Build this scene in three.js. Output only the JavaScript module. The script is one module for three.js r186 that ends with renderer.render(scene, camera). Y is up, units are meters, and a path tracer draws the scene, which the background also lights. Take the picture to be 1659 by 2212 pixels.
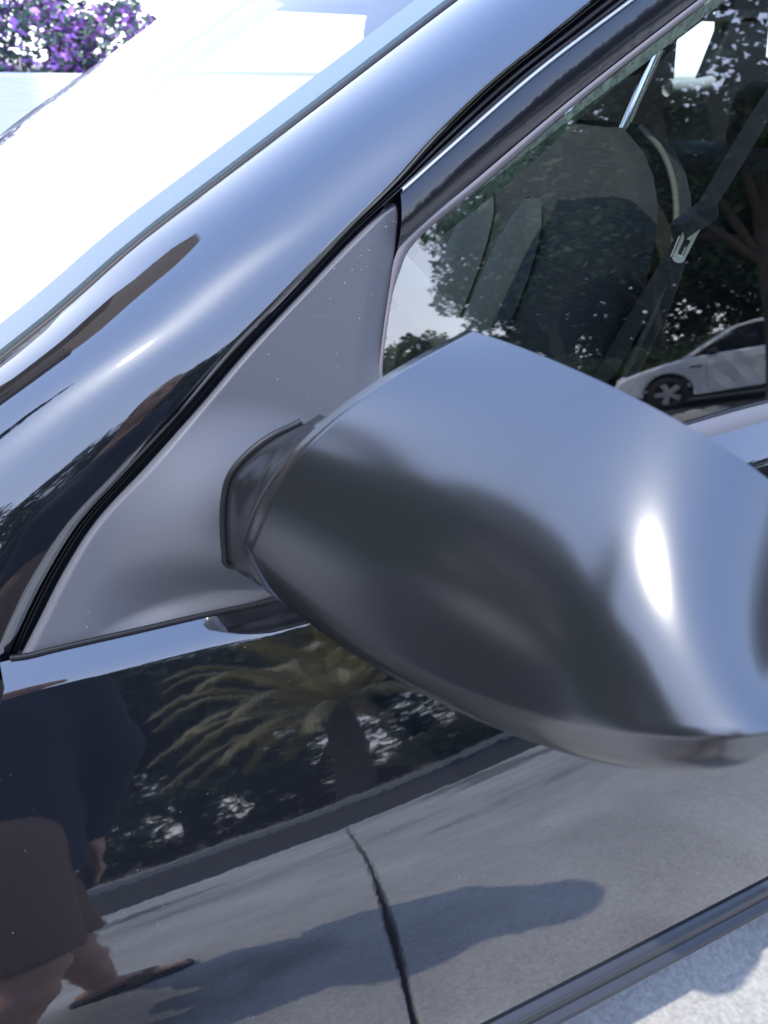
import * as THREE from 'three';
import { mergeGeometries, mergeVertices, toCreasedNormals } from 'three/addons/utils/BufferGeometryUtils.js';
import { RoundedBoxGeometry } from 'three/addons/geometries/RoundedBoxGeometry.js';

// ------------------------------------------------------------------ camera, sky, sun, exposure
// World: x runs along the black car towards its rear, y up, z out of its left flank. Metres.
const scene = new THREE.Scene();
const renderer = new THREE.WebGLRenderer({ antialias: true });
renderer.toneMapping = THREE.LinearToneMapping;
renderer.toneMappingExposure = 1.8;
renderer.shadowMap.enabled = true;
const V = (x, y, z) => new THREE.Vector3(x, y, z);
const CAM = V(0, 1.313, 0.48);
const AX = V(0.909, 0.194, -0.369).normalize();            // world x seen in camera axes (right, up, back)
const AY = V(0.018, 0.866, 0.5); AY.addScaledVector(AX, -AY.dot(AX)).normalize();
const AZ = new THREE.Vector3().crossVectors(AX, AY);
const camera = new THREE.PerspectiveCamera(67.3, 768 / 1024, 0.01, 600);
camera.position.copy(CAM);
camera.quaternion.setFromRotationMatrix(new THREE.Matrix4().set(AX.x, AX.y, AX.z, 0, AY.x, AY.y, AY.z, 0, AZ.x, AZ.y, AZ.z, 0, 0, 0, 0, 1));
camera.focus = 0.72; camera.userData.fStop = 8;
scene.add(camera);
const SUN = V(-0.475, 0.855, 0.205).normalize();
const lerp = (a, b, t) => a + (b - a) * t, clamp = (v, a = 0, b = 1) => Math.min(b, Math.max(a, v));
const smooth = (a, b, v) => { const t = clamp((v - a) / (b - a)); return t * t * (3 - 2 * t); };
function makeSky() {
  const w = 512, h = 256, d = new Float32Array(w * h * 4);
  for (let j = 0; j < h; j++) for (let i = 0; i < w; i++) {
    const el = ((j + 0.5) / h - 0.5) * Math.PI, az = ((i + 0.5) / w - 0.5) * 2 * Math.PI;
    const dir = V(Math.cos(el) * Math.cos(az), Math.sin(el), Math.cos(el) * Math.sin(az));
    const c = dir.dot(SUN), up = clamp(dir.y);
    const k = Math.pow(1 - up, 1.9);
    const glow = 0.55 * Math.pow(clamp(c), 8) + 1.6 * Math.pow(clamp(c), 60);
    const o = (j * w + i) * 4;
    d[o] = lerp(0.57, 2.1, k) + glow; d[o + 1] = lerp(0.92, 2.2, k) + glow * 0.95; d[o + 2] = lerp(1.85, 2.4, k) + glow * 0.85; d[o + 3] = 1;
    if (dir.y < 0) { d[o] = 0.3; d[o + 1] = 0.3; d[o + 2] = 0.3; }
  }
  const t = new THREE.DataTexture(d, w, h, THREE.RGBAFormat, THREE.FloatType);
  t.mapping = THREE.EquirectangularReflectionMapping; t.magFilter = THREE.LinearFilter; t.minFilter = THREE.LinearFilter; t.needsUpdate = true;
  return t;
}
scene.background = makeSky(); scene.environment = scene.background;
const sun = new THREE.DirectionalLight(new THREE.Color(1, 0.93, 0.82), 2.9);
sun.position.copy(SUN).multiplyScalar(40); sun.target.position.set(0, 0, 0);
sun.castShadow = true; sun.shadow.mapSize.set(4096, 4096);
Object.assign(sun.shadow.camera, { left: -22, right: 22, top: 22, bottom: -22, near: 1, far: 90 });
scene.add(sun, sun.target);

// ------------------------------------------------------------------ helpers
function mulberry(a) { return () => { a |= 0; a = a + 0x6D2B79F5 | 0; let t = Math.imul(a ^ a >>> 15, 1 | a); t = t + Math.imul(t ^ t >>> 7, 61 | t) ^ t; return ((t ^ t >>> 14) >>> 0) / 4294967296; }; }
// direction of a photograph pixel (picture taken as 1659 x 2212), and where it meets a plane
const F = 1106 / Math.tan(67.3 / 2 * Math.PI / 180);
const ray = (u, v) => { const c = V(u - 829.5, 1106 - v, -F); return V(AX.dot(c), AY.dot(c), AZ.dot(c)); };
const onZ = (u, v, z) => { const d = ray(u, v); return CAM.clone().addScaledVector(d, (z - CAM.z) / d.z); };
const onPlane = (u, v, n, p) => { const d = ray(u, v); return CAM.clone().addScaledVector(d, (n.dot(p) - n.dot(CAM)) / n.dot(d)); };
const used = {};
function numbered(n) { used[n] = (used[n] ?? -1) + 1; return used[n] ? `${n}_${String(used[n]).padStart(3, '0')}` : n; }
function tag(o, label, category, group, kind) { if (label) o.userData.label = label; if (category) o.userData.category = category; if (group) o.userData.group = group; if (kind) o.userData.kind = kind; return o; }
function mesh(name, g, m, parent) { const o = new THREE.Mesh(g, m); o.name = parent ? name : numbered(name); o.castShadow = o.receiveShadow = true; (parent ?? scene).add(o); return o; }
function thing(name, label, category, [x, y, z] = [0, 0, 0], turn = 0, group) { const o = new THREE.Group(); o.name = numbered(name); o.position.set(x, y, z); o.rotation.y = turn; scene.add(o); return tag(o, label, category, group); }
function copy(o, [x, y, z], turn, label, scale = 1) { const c = o.clone(); c.name = numbered(o.name.replace(/_\d+$/, '')); c.position.set(x, y, z); c.rotation.y = turn; c.scale.setScalar(scale); c.userData = { ...o.userData }; if (label) c.userData.label = label; scene.add(c); return c; }
function structure(name, g, m, label) { const o = mesh(name, g, m); o.userData.kind = 'structure'; if (label) o.userData.label = label; return o; }
function grid(rows, uvs) {                                   // rows of points -> smooth surface
  const n = rows.length, m = rows[0].length, p = [], uv = [], ix = [];
  for (let j = 0; j < n; j++) for (let i = 0; i < m; i++) { const q = rows[j][i]; p.push(q.x, q.y, q.z); if (uvs) uv.push(...uvs(q, i / (m - 1), j / (n - 1))); else uv.push(q.x, q.y); }
  for (let j = 0; j < n - 1; j++) for (let i = 0; i < m - 1; i++) { const a = j * m + i; ix.push(a, a + 1, a + m, a + 1, a + m + 1, a + m); }
  const g = new THREE.BufferGeometry(); g.setAttribute('position', new THREE.Float32BufferAttribute(p, 3)); g.setAttribute('uv', new THREE.Float32BufferAttribute(uv, 2)); g.setIndex(ix); g.computeVertexNormals(); return g;
}
function curve(pts, n) { const c = new THREE.CatmullRomCurve3(pts, false, 'centripetal'); const out = []; for (let i = 0; i <= n; i++) out.push(c.getPoint(i / n)); return out; }
function sweep(paths) { return grid(paths); }                // several parallel lines -> ribbon with a shaped profile
function tube(pts, r, seg = 24, rad = 8, closed = false) { return new THREE.TubeGeometry(new THREE.CatmullRomCurve3(pts, closed, 'centripetal'), seg, r, rad, closed); }
function box(w, h, d, x, y, z, r = 0.01, ry = 0) { const g = new RoundedBoxGeometry(w, h, d, 2, Math.min(r, w / 2.1, h / 2.1, d / 2.1)); if (ry) g.rotateY(ry); g.translate(x, y, z); return g; }
function noise2(seed) {
  const r = mulberry(seed), N = 256, t = new Float32Array(N * N); for (let i = 0; i < N * N; i++) t[i] = r();
  const at = (x, y, p) => t[(((y % p) + p) % p) * N + (((x % p) + p) % p)];
  return (x, y, p = 256) => { const xi = Math.floor(x), yi = Math.floor(y), fx = x - xi, fy = y - yi, u = fx * fx * (3 - 2 * fx), v = fy * fy * (3 - 2 * fy); return lerp(lerp(at(xi, yi, p), at(xi + 1, yi, p), u), lerp(at(xi, yi + 1, p), at(xi + 1, yi + 1, p), u), v); };
}
const nz = noise2(7), nz2 = noise2(19);
function tex(size, metres, fn, srgb = true) {                // fn(x, y in 0..1) -> [r,g,b] 0..1, tiles
  const d = new Uint8Array(size * size * 4);
  for (let j = 0; j < size; j++) for (let i = 0; i < size; i++) { const c = fn(i / size, j / size), o = (j * size + i) * 4; d[o] = clamp(c[0]) * 255; d[o + 1] = clamp(c[1]) * 255; d[o + 2] = clamp(c[2]) * 255; d[o + 3] = 255; }
  const t = new THREE.DataTexture(d, size, size); t.wrapS = t.wrapT = THREE.RepeatWrapping; t.magFilter = THREE.LinearFilter; t.minFilter = THREE.LinearMipmapLinearFilter; t.generateMipmaps = true; t.repeat.set(1 / metres, 1 / metres); if (srgb) t.colorSpace = THREE.SRGBColorSpace; t.needsUpdate = true; return t;
}
const fbm = (f, x, y, p, o = 4) => { let s = 0, a = 0.5, n = 0; for (let k = 0; k < o; k++) { s += a * f(x * p, y * p, p); n += a; a *= 0.5; p *= 2; } return s / n; };
const P = (o) => new THREE.MeshPhysicalMaterial({ side: THREE.DoubleSide, ...o });
const lin = (r, g, b) => new THREE.Color().setRGB(r, g, b);

// ------------------------------------------------------------------ materials of the black car
const orange = tex(256, 0.10, (x, y) => { const v = fbm(nz, x, y, 8, 3); return [v, v, v]; }, false);
const dustMap = tex(1024, 0.35, (x, y) => { const v = 0.05 + 0.05 * fbm(nz2, x, y, 6, 4); return [v, v, v]; }, false);
const M = {
  paint: P({ color: lin(0.006, 0.007, 0.010), roughness: 0.03, ior: 2.15, bumpMap: orange, bumpScale: 0.000028 }),
  plastic: P({ color: lin(0.090, 0.093, 0.106), roughness: 0.55, ior: 1.5,
    bumpMap: tex(1024, 0.07, (x, y) => { const v = fbm(nz, x, y, 128, 2); return [v, v, v]; }, false), bumpScale: 0.00009 }),
  satin: P({ color: lin(0.012, 0.013, 0.015), roughness: 0.19, ior: 2.0 }),
  rubber: P({ color: lin(0.008, 0.008, 0.010), roughness: 0.5, ior: 1.4 }),
  rubberDull: P({ color: lin(0.03, 0.03, 0.033), roughness: 0.7 }),
  trimStrip: P({ color: lin(0.16, 0.145, 0.155), roughness: 0.5 }),
  bright: P({ color: lin(0.55, 0.57, 0.62), roughness: 0.28, metalness: 0.8 }),
  filmGloss: P({ color: lin(0.010, 0.011, 0.015), roughness: 0.13, ior: 1.6, bumpMap: orange, bumpScale: 0.0003 }),
  glass: P({ color: lin(0.62, 0.68, 0.66), transmission: 1, thickness: 0, roughness: 0, ior: 2.35 }),
  screen: P({ color: lin(0.93, 1, 0.97), transmission: 1, thickness: 0, roughness: 0, ior: 1.9 }),
  seat: P({ color: lin(0.014, 0.016, 0.018), roughness: 0.8, bumpMap: tex(256, 0.03, (x, y) => { const v = fbm(nz2, x, y, 32, 2); return [v, v, v]; }, false), bumpScale: 0.0006 }),
  seatPanel: P({ color: lin(0.026, 0.033, 0.040), roughness: 0.75 }),
  piping: P({ color: lin(0.07, 0.07, 0.06), roughness: 0.7 }),
  cabin: P({ color: lin(0.018, 0.019, 0.021), roughness: 0.8 }),
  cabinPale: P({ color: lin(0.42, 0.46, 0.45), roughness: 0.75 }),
  dashGlare: P({ color: lin(0.50, 0.50, 0.48), roughness: 0.8 }),  // dashboard coloured pale to carry windscreen glare; the cabin itself is dark
  belt: P({ color: lin(0.035, 0.038, 0.042), roughness: 0.7 }),
  chrome: P({ color: lin(0.75, 0.76, 0.78), roughness: 0.15, metalness: 1 }),
  wheelHide: P({ color: lin(0.66, 0.60, 0.46), roughness: 0.55, bumpMap: tex(256, 0.02, (x, y) => { const v = Math.abs(fbm(nz, x, y, 16, 2) - 0.5) * 2; return [v, v, v]; }, false), bumpScale: 0.0012 }),
  thread: P({ color: lin(0.75, 0.74, 0.70), roughness: 0.8 }),
  edgeBand: P({ color: lin(0.3, 0.36, 0.31), roughness: 0.7, map: tex(512, 0.12, (x, y) => { const a = fbm(nz, x, y, 16, 4), b = fbm(nz2, x, y, 40, 3); const v = 0.55 + 0.35 * a - (b > 0.6 ? 0.18 : 0); return [v * 0.92, v, v * 0.93]; }) }),
  tyre: P({ color: lin(0.02, 0.02, 0.021), roughness: 0.8 }),
  alloy: P({ color: lin(0.6, 0.61, 0.63), roughness: 0.3, metalness: 0.85 }),
  mirrorGlass: P({ color: lin(0.85, 0.88, 0.9), roughness: 0.02, metalness: 1 }),
};

// ------------------------------------------------------------------ the black car
const car = thing('black_car', 'glossy black car filling the foreground, with a satin black door mirror', 'car');
// door skin: profile by the tilt of its face (degrees, normal above the horizon) going down from the shoulder
const TILT = [[0.950, 48], [0.929, 46], [0.9235, 40], [0.917, 30], [0.90, 29], [0.84, 27.5], [0.764, 24], [0.73, 19], [0.697, 14.5], [0.62, 10], [0.55, 7.5], [0.48, 5], [0.44, 4], [0.41, 0], [0.36, -14], [0.25, -24], [0.20, -30]];
const tiltAt = (y) => { if (y >= TILT[0][0]) return TILT[0][1]; for (let i = 1; i < TILT.length; i++) if (y >= TILT[i][0]) return lerp(TILT[i][1], TILT[i - 1][1], (y - TILT[i][0]) / (TILT[i - 1][0] - TILT[i][0])); return -30; };
const PROFILE = []; { const dy = 0.0005; let z = -0.029; for (let y = 0.95; y > 0.2; y -= dy) { PROFILE.push([y, z]); z += Math.tan(tiltAt(y) * Math.PI / 180) * dy; } }
const zDoor = (y) => { const i = clamp((0.95 - y) / 0.0005, 0, PROFILE.length - 1.001), k = Math.floor(i); return lerp(PROFILE[k][1], PROFILE[k + 1][1], i - k); };
const rise = (x, y) => 0.05 * smooth(0.1, 0.75, x) * smooth(0.5, 0.93, y);       // the belt line climbs to the rear
const bow = (x) => -0.012 * (x - 0.35) * (x - 0.35);                              // slight plan curvature
const skin = (x, y0) => { const y = y0 > 0.915 ? 0.915 + (y0 - 0.915) * lerp(0.66, 1, smooth(0.22, 0.5, x)) : y0; return V(x, y + rise(x, y), zDoor(y) + bow(x)); };
const ySteps = []; for (let y = 0.95; y > 0.915; y -= 0.0015) ySteps.push(y); for (let y = 0.915; y > 0.45; y -= 0.008) ySteps.push(y);
const gapX = (y) => -0.072 - 0.42 * Math.max(0, 0.93 - y) * 0.9;                   // front edge of the door
function flank(x0, x1, ys, n) { return grid(ys.map((y) => { const a = typeof x0 === 'function' ? x0(y) : x0, b = typeof x1 === 'function' ? x1(y) : x1; const row = []; for (let i = 0; i <= n; i++) row.push(skin(lerp(a, b, i / n), y)); return row; })); }
const door = mesh('front_door', flank((y) => gapX(y) + 0.004, 1.05, ySteps, 70), M.paint, car);
mesh('door_edge', grid([ySteps.map((y) => skin(gapX(y) + 0.004, y)), ySteps.map((y) => skin(gapX(y) + 0.004, y).add(V(0.004, 0, -0.03)))]), M.paint, door);
mesh('front_fender', flank(-1.0, (y) => gapX(y) - 0.002, ySteps, 40), M.paint, car);
mesh('rear_door', flank(1.056, 2.1, ySteps, 50), M.paint, car);
mesh('rear_quarter', flank(2.106, 2.9, ySteps, 30), M.paint, car);
const yLow = []; for (let y = 0.43; y > 0.2; y -= 0.012) yLow.push(y);
mesh('rocker_panel', flank(-0.32, 2.0, yLow, 40), M.paint, car);
// body side moulding with two ridges and a rounded lip
{
  const prof = [[0.450, -0.004], [0.4485, 0.004], [0.4462, 0.0065], [0.444, 0.005], [0.4425, 0.0035], [0.4405, 0.0066], [0.438, 0.0068], [0.4365, 0.005], [0.434, 0.0062], [0.428, 0.0068], [0.4225, 0.0072], [0.4215, 0.0062], [0.420, 0.0105], [0.417, 0.0145], [0.412, 0.0165], [0.408, 0.015], [0.405, 0.010], [0.403, 0.0]];
  const g = grid(prof.map(([y, o]) => { const row = []; for (let i = 0; i <= 60; i++) { const x = lerp(-0.2, 1.046, i / 60), s = skin(x, y); row.push(V(x, s.y, zDoor(0.445) + bow(x) + o)); } return row; }));
  mesh('side_moulding', toCreasedNormals(g, 0.5), P({ color: lin(0.022, 0.023, 0.026), roughness: 0.38, ior: 1.5 }), car);
}
// greenhouse plane: leans inwards above the belt
const LEAN = 11 * Math.PI / 180, GN = V(0, Math.sin(LEAN), Math.cos(LEAN)), GP = V(0, 0.95, -0.029);
const onG = (u, v, off = 0) => onPlane(u, v, GN, GP.clone().addScaledVector(GN, off));
const px = (list, off) => list.map(([u, v]) => onG(u, v, off));
const seam = [[1500, -165], [1285, 0], [1180, 85], [1066, 177], [940, 300], [860, 390], [760, 490], [620, 640], [500, 765], [400, 880], [280, 1010], [170, 1130], [100, 1240], [50, 1340], [12, 1430], [-8, 1475]];      // pillar | black seal
const sealIn = [[1590, -170], [1366, 0], [1260, 80], [1160, 156], [960, 330], [864, 416], [775, 497], [640, 637], [520, 765], [420, 882], [302, 1012], [195, 1132], [127, 1240], [76, 1340], [36, 1428], [14, 1473]];      // black seal | sail and door frame
const screenEdge = [[1215, -170], [985, 0], [820, 126], [664, 246], [480, 386], [300, 524], [140, 664], [40, 745], [-60, 822], [-200, 925], [-340, 1030], [-470, 1130], [-600, 1230], [-700, 1310], [-800, 1400], [-850, 1450]];   // windscreen | pillar
const NS = 60;
const seamL = curve(px(seam, 0.004), NS), sealL = curve(px(sealIn, 0), NS);
const edgeL = curve(screenEdge.map(([u, v], i) => onG(u, v, -0.115 + 0.02 * smooth(5, 15, i))), NS);
// windscreen pillar running down into the top of the front wing: a rounded skin between windscreen and seal
{
  const rows = [];
  for (let j = 0; j <= NS; j++) {
    const a = edgeL[j], b = seamL[j], row = [], t = j / NS;
    const w = smooth(0.25, 0.6, t), out = V(-0.3, lerp(0.55, 0.5, w), 0.80).normalize(), c = a.clone().lerp(b, lerp(0.48, 0.46, w)).addScaledVector(out, lerp(0.030, 0.056, smooth(0.25, 0.6, t)));
    for (let i = 0; i <= 28; i++) { const s = i / 28; row.push(a.clone().multiplyScalar((1 - s) * (1 - s)).addScaledVector(c, 2 * s * (1 - s)).addScaledVector(b, s * s)); }
    row.push(b.clone().addScaledVector(GN, -0.006)); row.push(b.clone().addScaledVector(GN, -0.02));
    rows.push(row);
  }
  const pil = mesh('windscreen_pillar', grid(rows), M.paint, car);
  // pale bead of sealant catching the light along the windscreen
  const off = (k, o1, o2) => edgeL.map((p) => p.clone().add(V(-0.3 * o1, 0.9 * o1, 0)).add(V(0, 0, k)));
  mesh('screen_bead', grid([off(-0.007, -0.004), off(-0.006, 0.001), off(-0.003, 0.0022), off(0.0005, 0.0012), off(0.001, -0.002)].reverse()), M.rubber, pil);
}
// black rubber seal in the gap, with ridges; wide above the sail, thin beside it
{
  const prof = [[0.0, -0.012], [0.03, -0.004], [0.12, 0.001], [0.2, -0.004], [0.28, -0.006], [0.36, 0.0015], [0.46, 0.002], [0.52, -0.005], [0.60, -0.005], [0.66, 0.002], [0.76, 0.003], [0.82, -0.003], [0.90, -0.003], [1.0, -0.012]];
  mesh('door_seal', toCreasedNormals(grid(prof.map(([s, o]) => seamL.map((a, j) => { const k = smooth(0.42, 0.30, j / NS); return a.clone().lerp(sealL[j], s).addScaledVector(GN, o * lerp(0.55, 1, k) - lerp(0.004, 0, k)); }))), 0.6), M.rubber, car);
}
// sail panel: grained black plastic triangle that carries the mirror
const sailLeft = curve(px([[36, 1428], [50, 1405], [84, 1340], [135, 1240], [203, 1132], [310, 1012], [428, 882], [528, 765], [648, 637], [783, 497], [853, 438]], 0), 80);
const sailRight = curve(px([[850, 1228], [850, 1100], [845, 1000], [838, 900], [830, 800], [838, 715], [848, 630], [857, 555], [863, 500], [866, 462], [862, 441]], 0), 80);
{
  const rows = [], cx = onG(505, 1120), n = 70, bossPx = cx, RT0 = V(AX.x, AY.x, AZ.x), UP0 = V(AX.y, AY.y, AZ.y), AZ0 = V(AX.z, AY.z, AZ.z), AV = (a, b) => a.dot(b);
  for (let j = 0; j <= 80; j++) {
    const a = sailLeft[j], b = sailRight[j], w = a.distanceTo(b), row = [];
    for (let i = 0; i <= n; i++) {
      const s0 = i / n, s = s0 < 0.12 ? s0 * 0.25 : s0 > 0.88 ? 1 - (1 - s0) * 0.25 : lerp(0.03, 0.97, (s0 - 0.12) / 0.76);
      const p = a.clone().lerp(b, s), dl = s * w * 0.72, dr = (1 - s) * w, db = j / 80 * 0.62;
      const edge = (d, r) => d >= r ? 1 : Math.sqrt(Math.max(0, 1 - (1 - d / r) ** 2));
      let h = 0.0085 * edge(dl, 0.006) * edge(dr, 0.004) * edge(db + 0.0001, 0.004) - 0.002;
      h -= 0.007 * smooth(0.034, 0.0, dr) * smooth(0.25, 0.5, j / 80);                           // bevel towards the glass
      const q = p.clone().sub(bossPx), e = Math.hypot(q.x / 0.085, q.y / 0.075);
      h += 0.024 * smooth(1.25, 0.25, e);                                                         // boss under the mirror arm
      const low = onGarc(p); h += low * smooth(0.0, 0.05, db);
      row.push(p.addScaledVector(GN, h));
    }
    rows.push(row);
  }
  function onGarc(p) { const d = p.clone().sub(CAM), k = -AV(AZ0, d), u = 829.5 + F * AV(RT0, d) / k, v = 1106 - F * AV(UP0, d) / k, e = Math.hypot((u - 455) / 285, (v - 1345) / 190); return v > 1000 ? -0.010 * smooth(1.02, 0.35, e) * smooth(1600, 1250, v + (u - 455) * 0.3) : 0; }
  const sail = mesh('mirror_sail_panel', grid(rows, (q) => [q.x, q.y]), M.plastic, car);
  mesh('sail_backing', grid([sailLeft, sailRight].map((l, k) => l.map((p) => p.clone().addScaledVector(GN, -0.016).add(V(k ? 0.0 : -0.03, 0, 0))))), M.cabin, sail);
  const LN = V(0, 0.72, 0.69), bot = curve([[24, 1434], [60, 1429], [120, 1414], [300, 1373], [450, 1338], [600, 1305], [850, 1234]].map(([u, v]) => onPlane(u, v, LN, V(0, 0.935, -0.0122))), 40);
  const gk = (dy, o) => bot.map((p) => p.clone().add(V(0, dy, -dy)).addScaledVector(LN, o));
  mesh('sail_gasket', grid([gk(0.005, -0.004), gk(0.0042, 0.001), gk(0.003, 0.0018), gk(0.0014, 0.0008), gk(0.001, -0.003)]), M.rubber, sail);
}
// door frame above the sail: gloss film, then grey run strip, then glass
const whiteLine = [[1590, -170], [1366, 0], [1160, 156], [960, 330], [864, 416]];
const frameIn = [[1735, -172], [1509, 0], [1248, 203], [1040, 378], [856, 546]];
const stripIn = [[1765, -172], [1535, 0], [1272, 205], [1070, 378], [890, 536]];
{
  const A = curve(px(whiteLine, 0.002), 40), B = curve(px(frameIn, 0.0), 40), rows = [];
  for (let s = 0; s <= 12; s++) rows.push(A.map((a, j) => a.clone().lerp(B[j], s / 12).addScaledVector(GN, 0.006 * Math.sin(Math.PI * clamp(0.06 + s / 12 * 0.9)))));
  const fr = mesh('door_frame', grid(rows), M.filmGloss, car);
  const li = (k, o) => A.map((a, j) => a.clone().lerp(B[j], k).addScaledVector(GN, o));
  mesh('bright_line', grid([li(-0.07, 0.0), li(-0.06, 0.0045), li(-0.01, 0.005), li(0.02, 0.003)]), M.bright, fr);
  const C = curve(px([...stripIn.slice(0, 4), [890, 536], [868, 585], [851, 640], [838, 720], [829, 800], [835, 900], [845, 1000]], 0.0), 90);
  const D = curve(px([...frameIn.slice(0, 4), [870, 524], [852, 560], [842, 620], [828, 715], [819, 800], [822, 900], [830, 1000]], 0.002), 90);
  const rr = []; for (let s = 0; s <= 6; s++) rr.push(D.map((a, j) => a.clone().lerp(C[j], s / 6).addScaledVector(GN, 0.003 * Math.sin(Math.PI * s / 6) - 0.001 * s / 6 * 3)));
  rr.push(C.map((c) => c.clone().addScaledVector(GN, -0.016)));
  mesh('glass_run_strip', grid(rr), M.trimStrip, car);
  mesh('corner_plug', grid([px([[835, 400], [905, 400]], -0.008), px([[825, 480], [890, 480]], -0.008), px([[825, 560], [862, 560]], -0.008)]), M.rubber, fr);
  // pale mottled band: the inner flange of the frame seen through the edge of the glass
  const E = curve(px([[1795, -172], [1568, 0], [1310, 205], [1112, 385], [935, 525]], -0.022), 40), E0 = curve(px(stripIn, -0.017), 40);
  mesh('inner_frame_flange', grid([E0, E, E.map((e) => e.clone().addScaledVector(GN, -0.012))], (q) => [q.x, q.y]), M.edgeBand, fr);
}
// side window: slightly curved pane, standing from the belt to the roof
const glassPt = (x, y) => { const h = y - 0.95; return V(x, y, -0.029 - 0.013 - h * Math.tan(LEAN) * 0.94 - 0.10 * h * h); };
{
  const lim = px([[822, 1000], [822, 800], [845, 600], [872, 540], [1050, 378], [1258, 205], [1520, 0], [1750, -172]], -0.012), left = (y) => { if (y <= lim[0].y) return lim[0].x; for (let i = 1; i < lim.length; i++) if (y <= lim[i].y) return lerp(lim[i - 1].x, lim[i].x, (y - lim[i - 1].y) / (lim[i].y - lim[i - 1].y)); return lim[lim.length - 1].x; };
  const rows = []; for (let j = 0; j <= 40; j++) { const row = [], y = lerp(0.90, 1.42, j / 40); for (let i = 0; i <= 30; i++) row.push(glassPt(lerp(left(y), 1.02, i / 30), y)); rows.push(row); }
  mesh('side_window', grid(rows), M.glass, car);
  const belt = (dy, o) => { const r = []; for (let i = 0; i <= 40; i++) { const x = lerp(0.32, 1.02, i / 40), g = glassPt(x, 0.953 + rise(x, 0.95)); r.push(g.add(V(0, dy, o))); } return r; };
  const b1 = mesh('belt_moulding', grid([belt(0.006, -0.004), belt(0.0065, 0.003), belt(0.004, 0.008), belt(-0.004, 0.014), belt(-0.012, 0.019), belt(-0.013, 0.021), belt(-0.020, 0.021)].reverse()), P({ color: lin(0.10, 0.10, 0.11), roughness: 0.4 }), car);
  mesh('wiper_lip', grid([belt(0.0085, -0.002), belt(0.009, 0.0005), belt(0.007, 0.002)].reverse()), M.rubber, b1);
}
// windscreen
{
  const rows = [];
  for (let j = 0; j <= 30; j++) {
    const a = edgeL[Math.round(j / 30 * 44)].clone().add(V(-0.003, 0.003, -0.006)), row = [];
    for (let i = 0; i <= 40; i++) { const s = i / 40, w = s * 1.26, bulge = 0.10 * Math.sin(Math.PI * s); row.push(a.clone().add(V(-bulge * 0.85, bulge * 0.25, -w))); }
    rows.push(row);
  }
  const ws = mesh('windscreen', grid(rows.map((r) => r.slice().reverse())), M.screen, car);
  const band = rows.map((r) => [0, 1, 2].map((k) => r[0].clone().lerp(r[8], k / 2 * 0.25).add(V(0.004, -0.007, 0)))); mesh('frit_band', grid(band), P({ color: lin(0.02, 0.03, 0.03), roughness: 0.5 }), ws);
  mesh('cowl', grid([0, 0.02, 0.05].map((k) => rows[30].map((p) => p.clone().add(V(-k * 2.4, -k * 0.9, 0))))), M.rubberDull, car);
}

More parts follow.
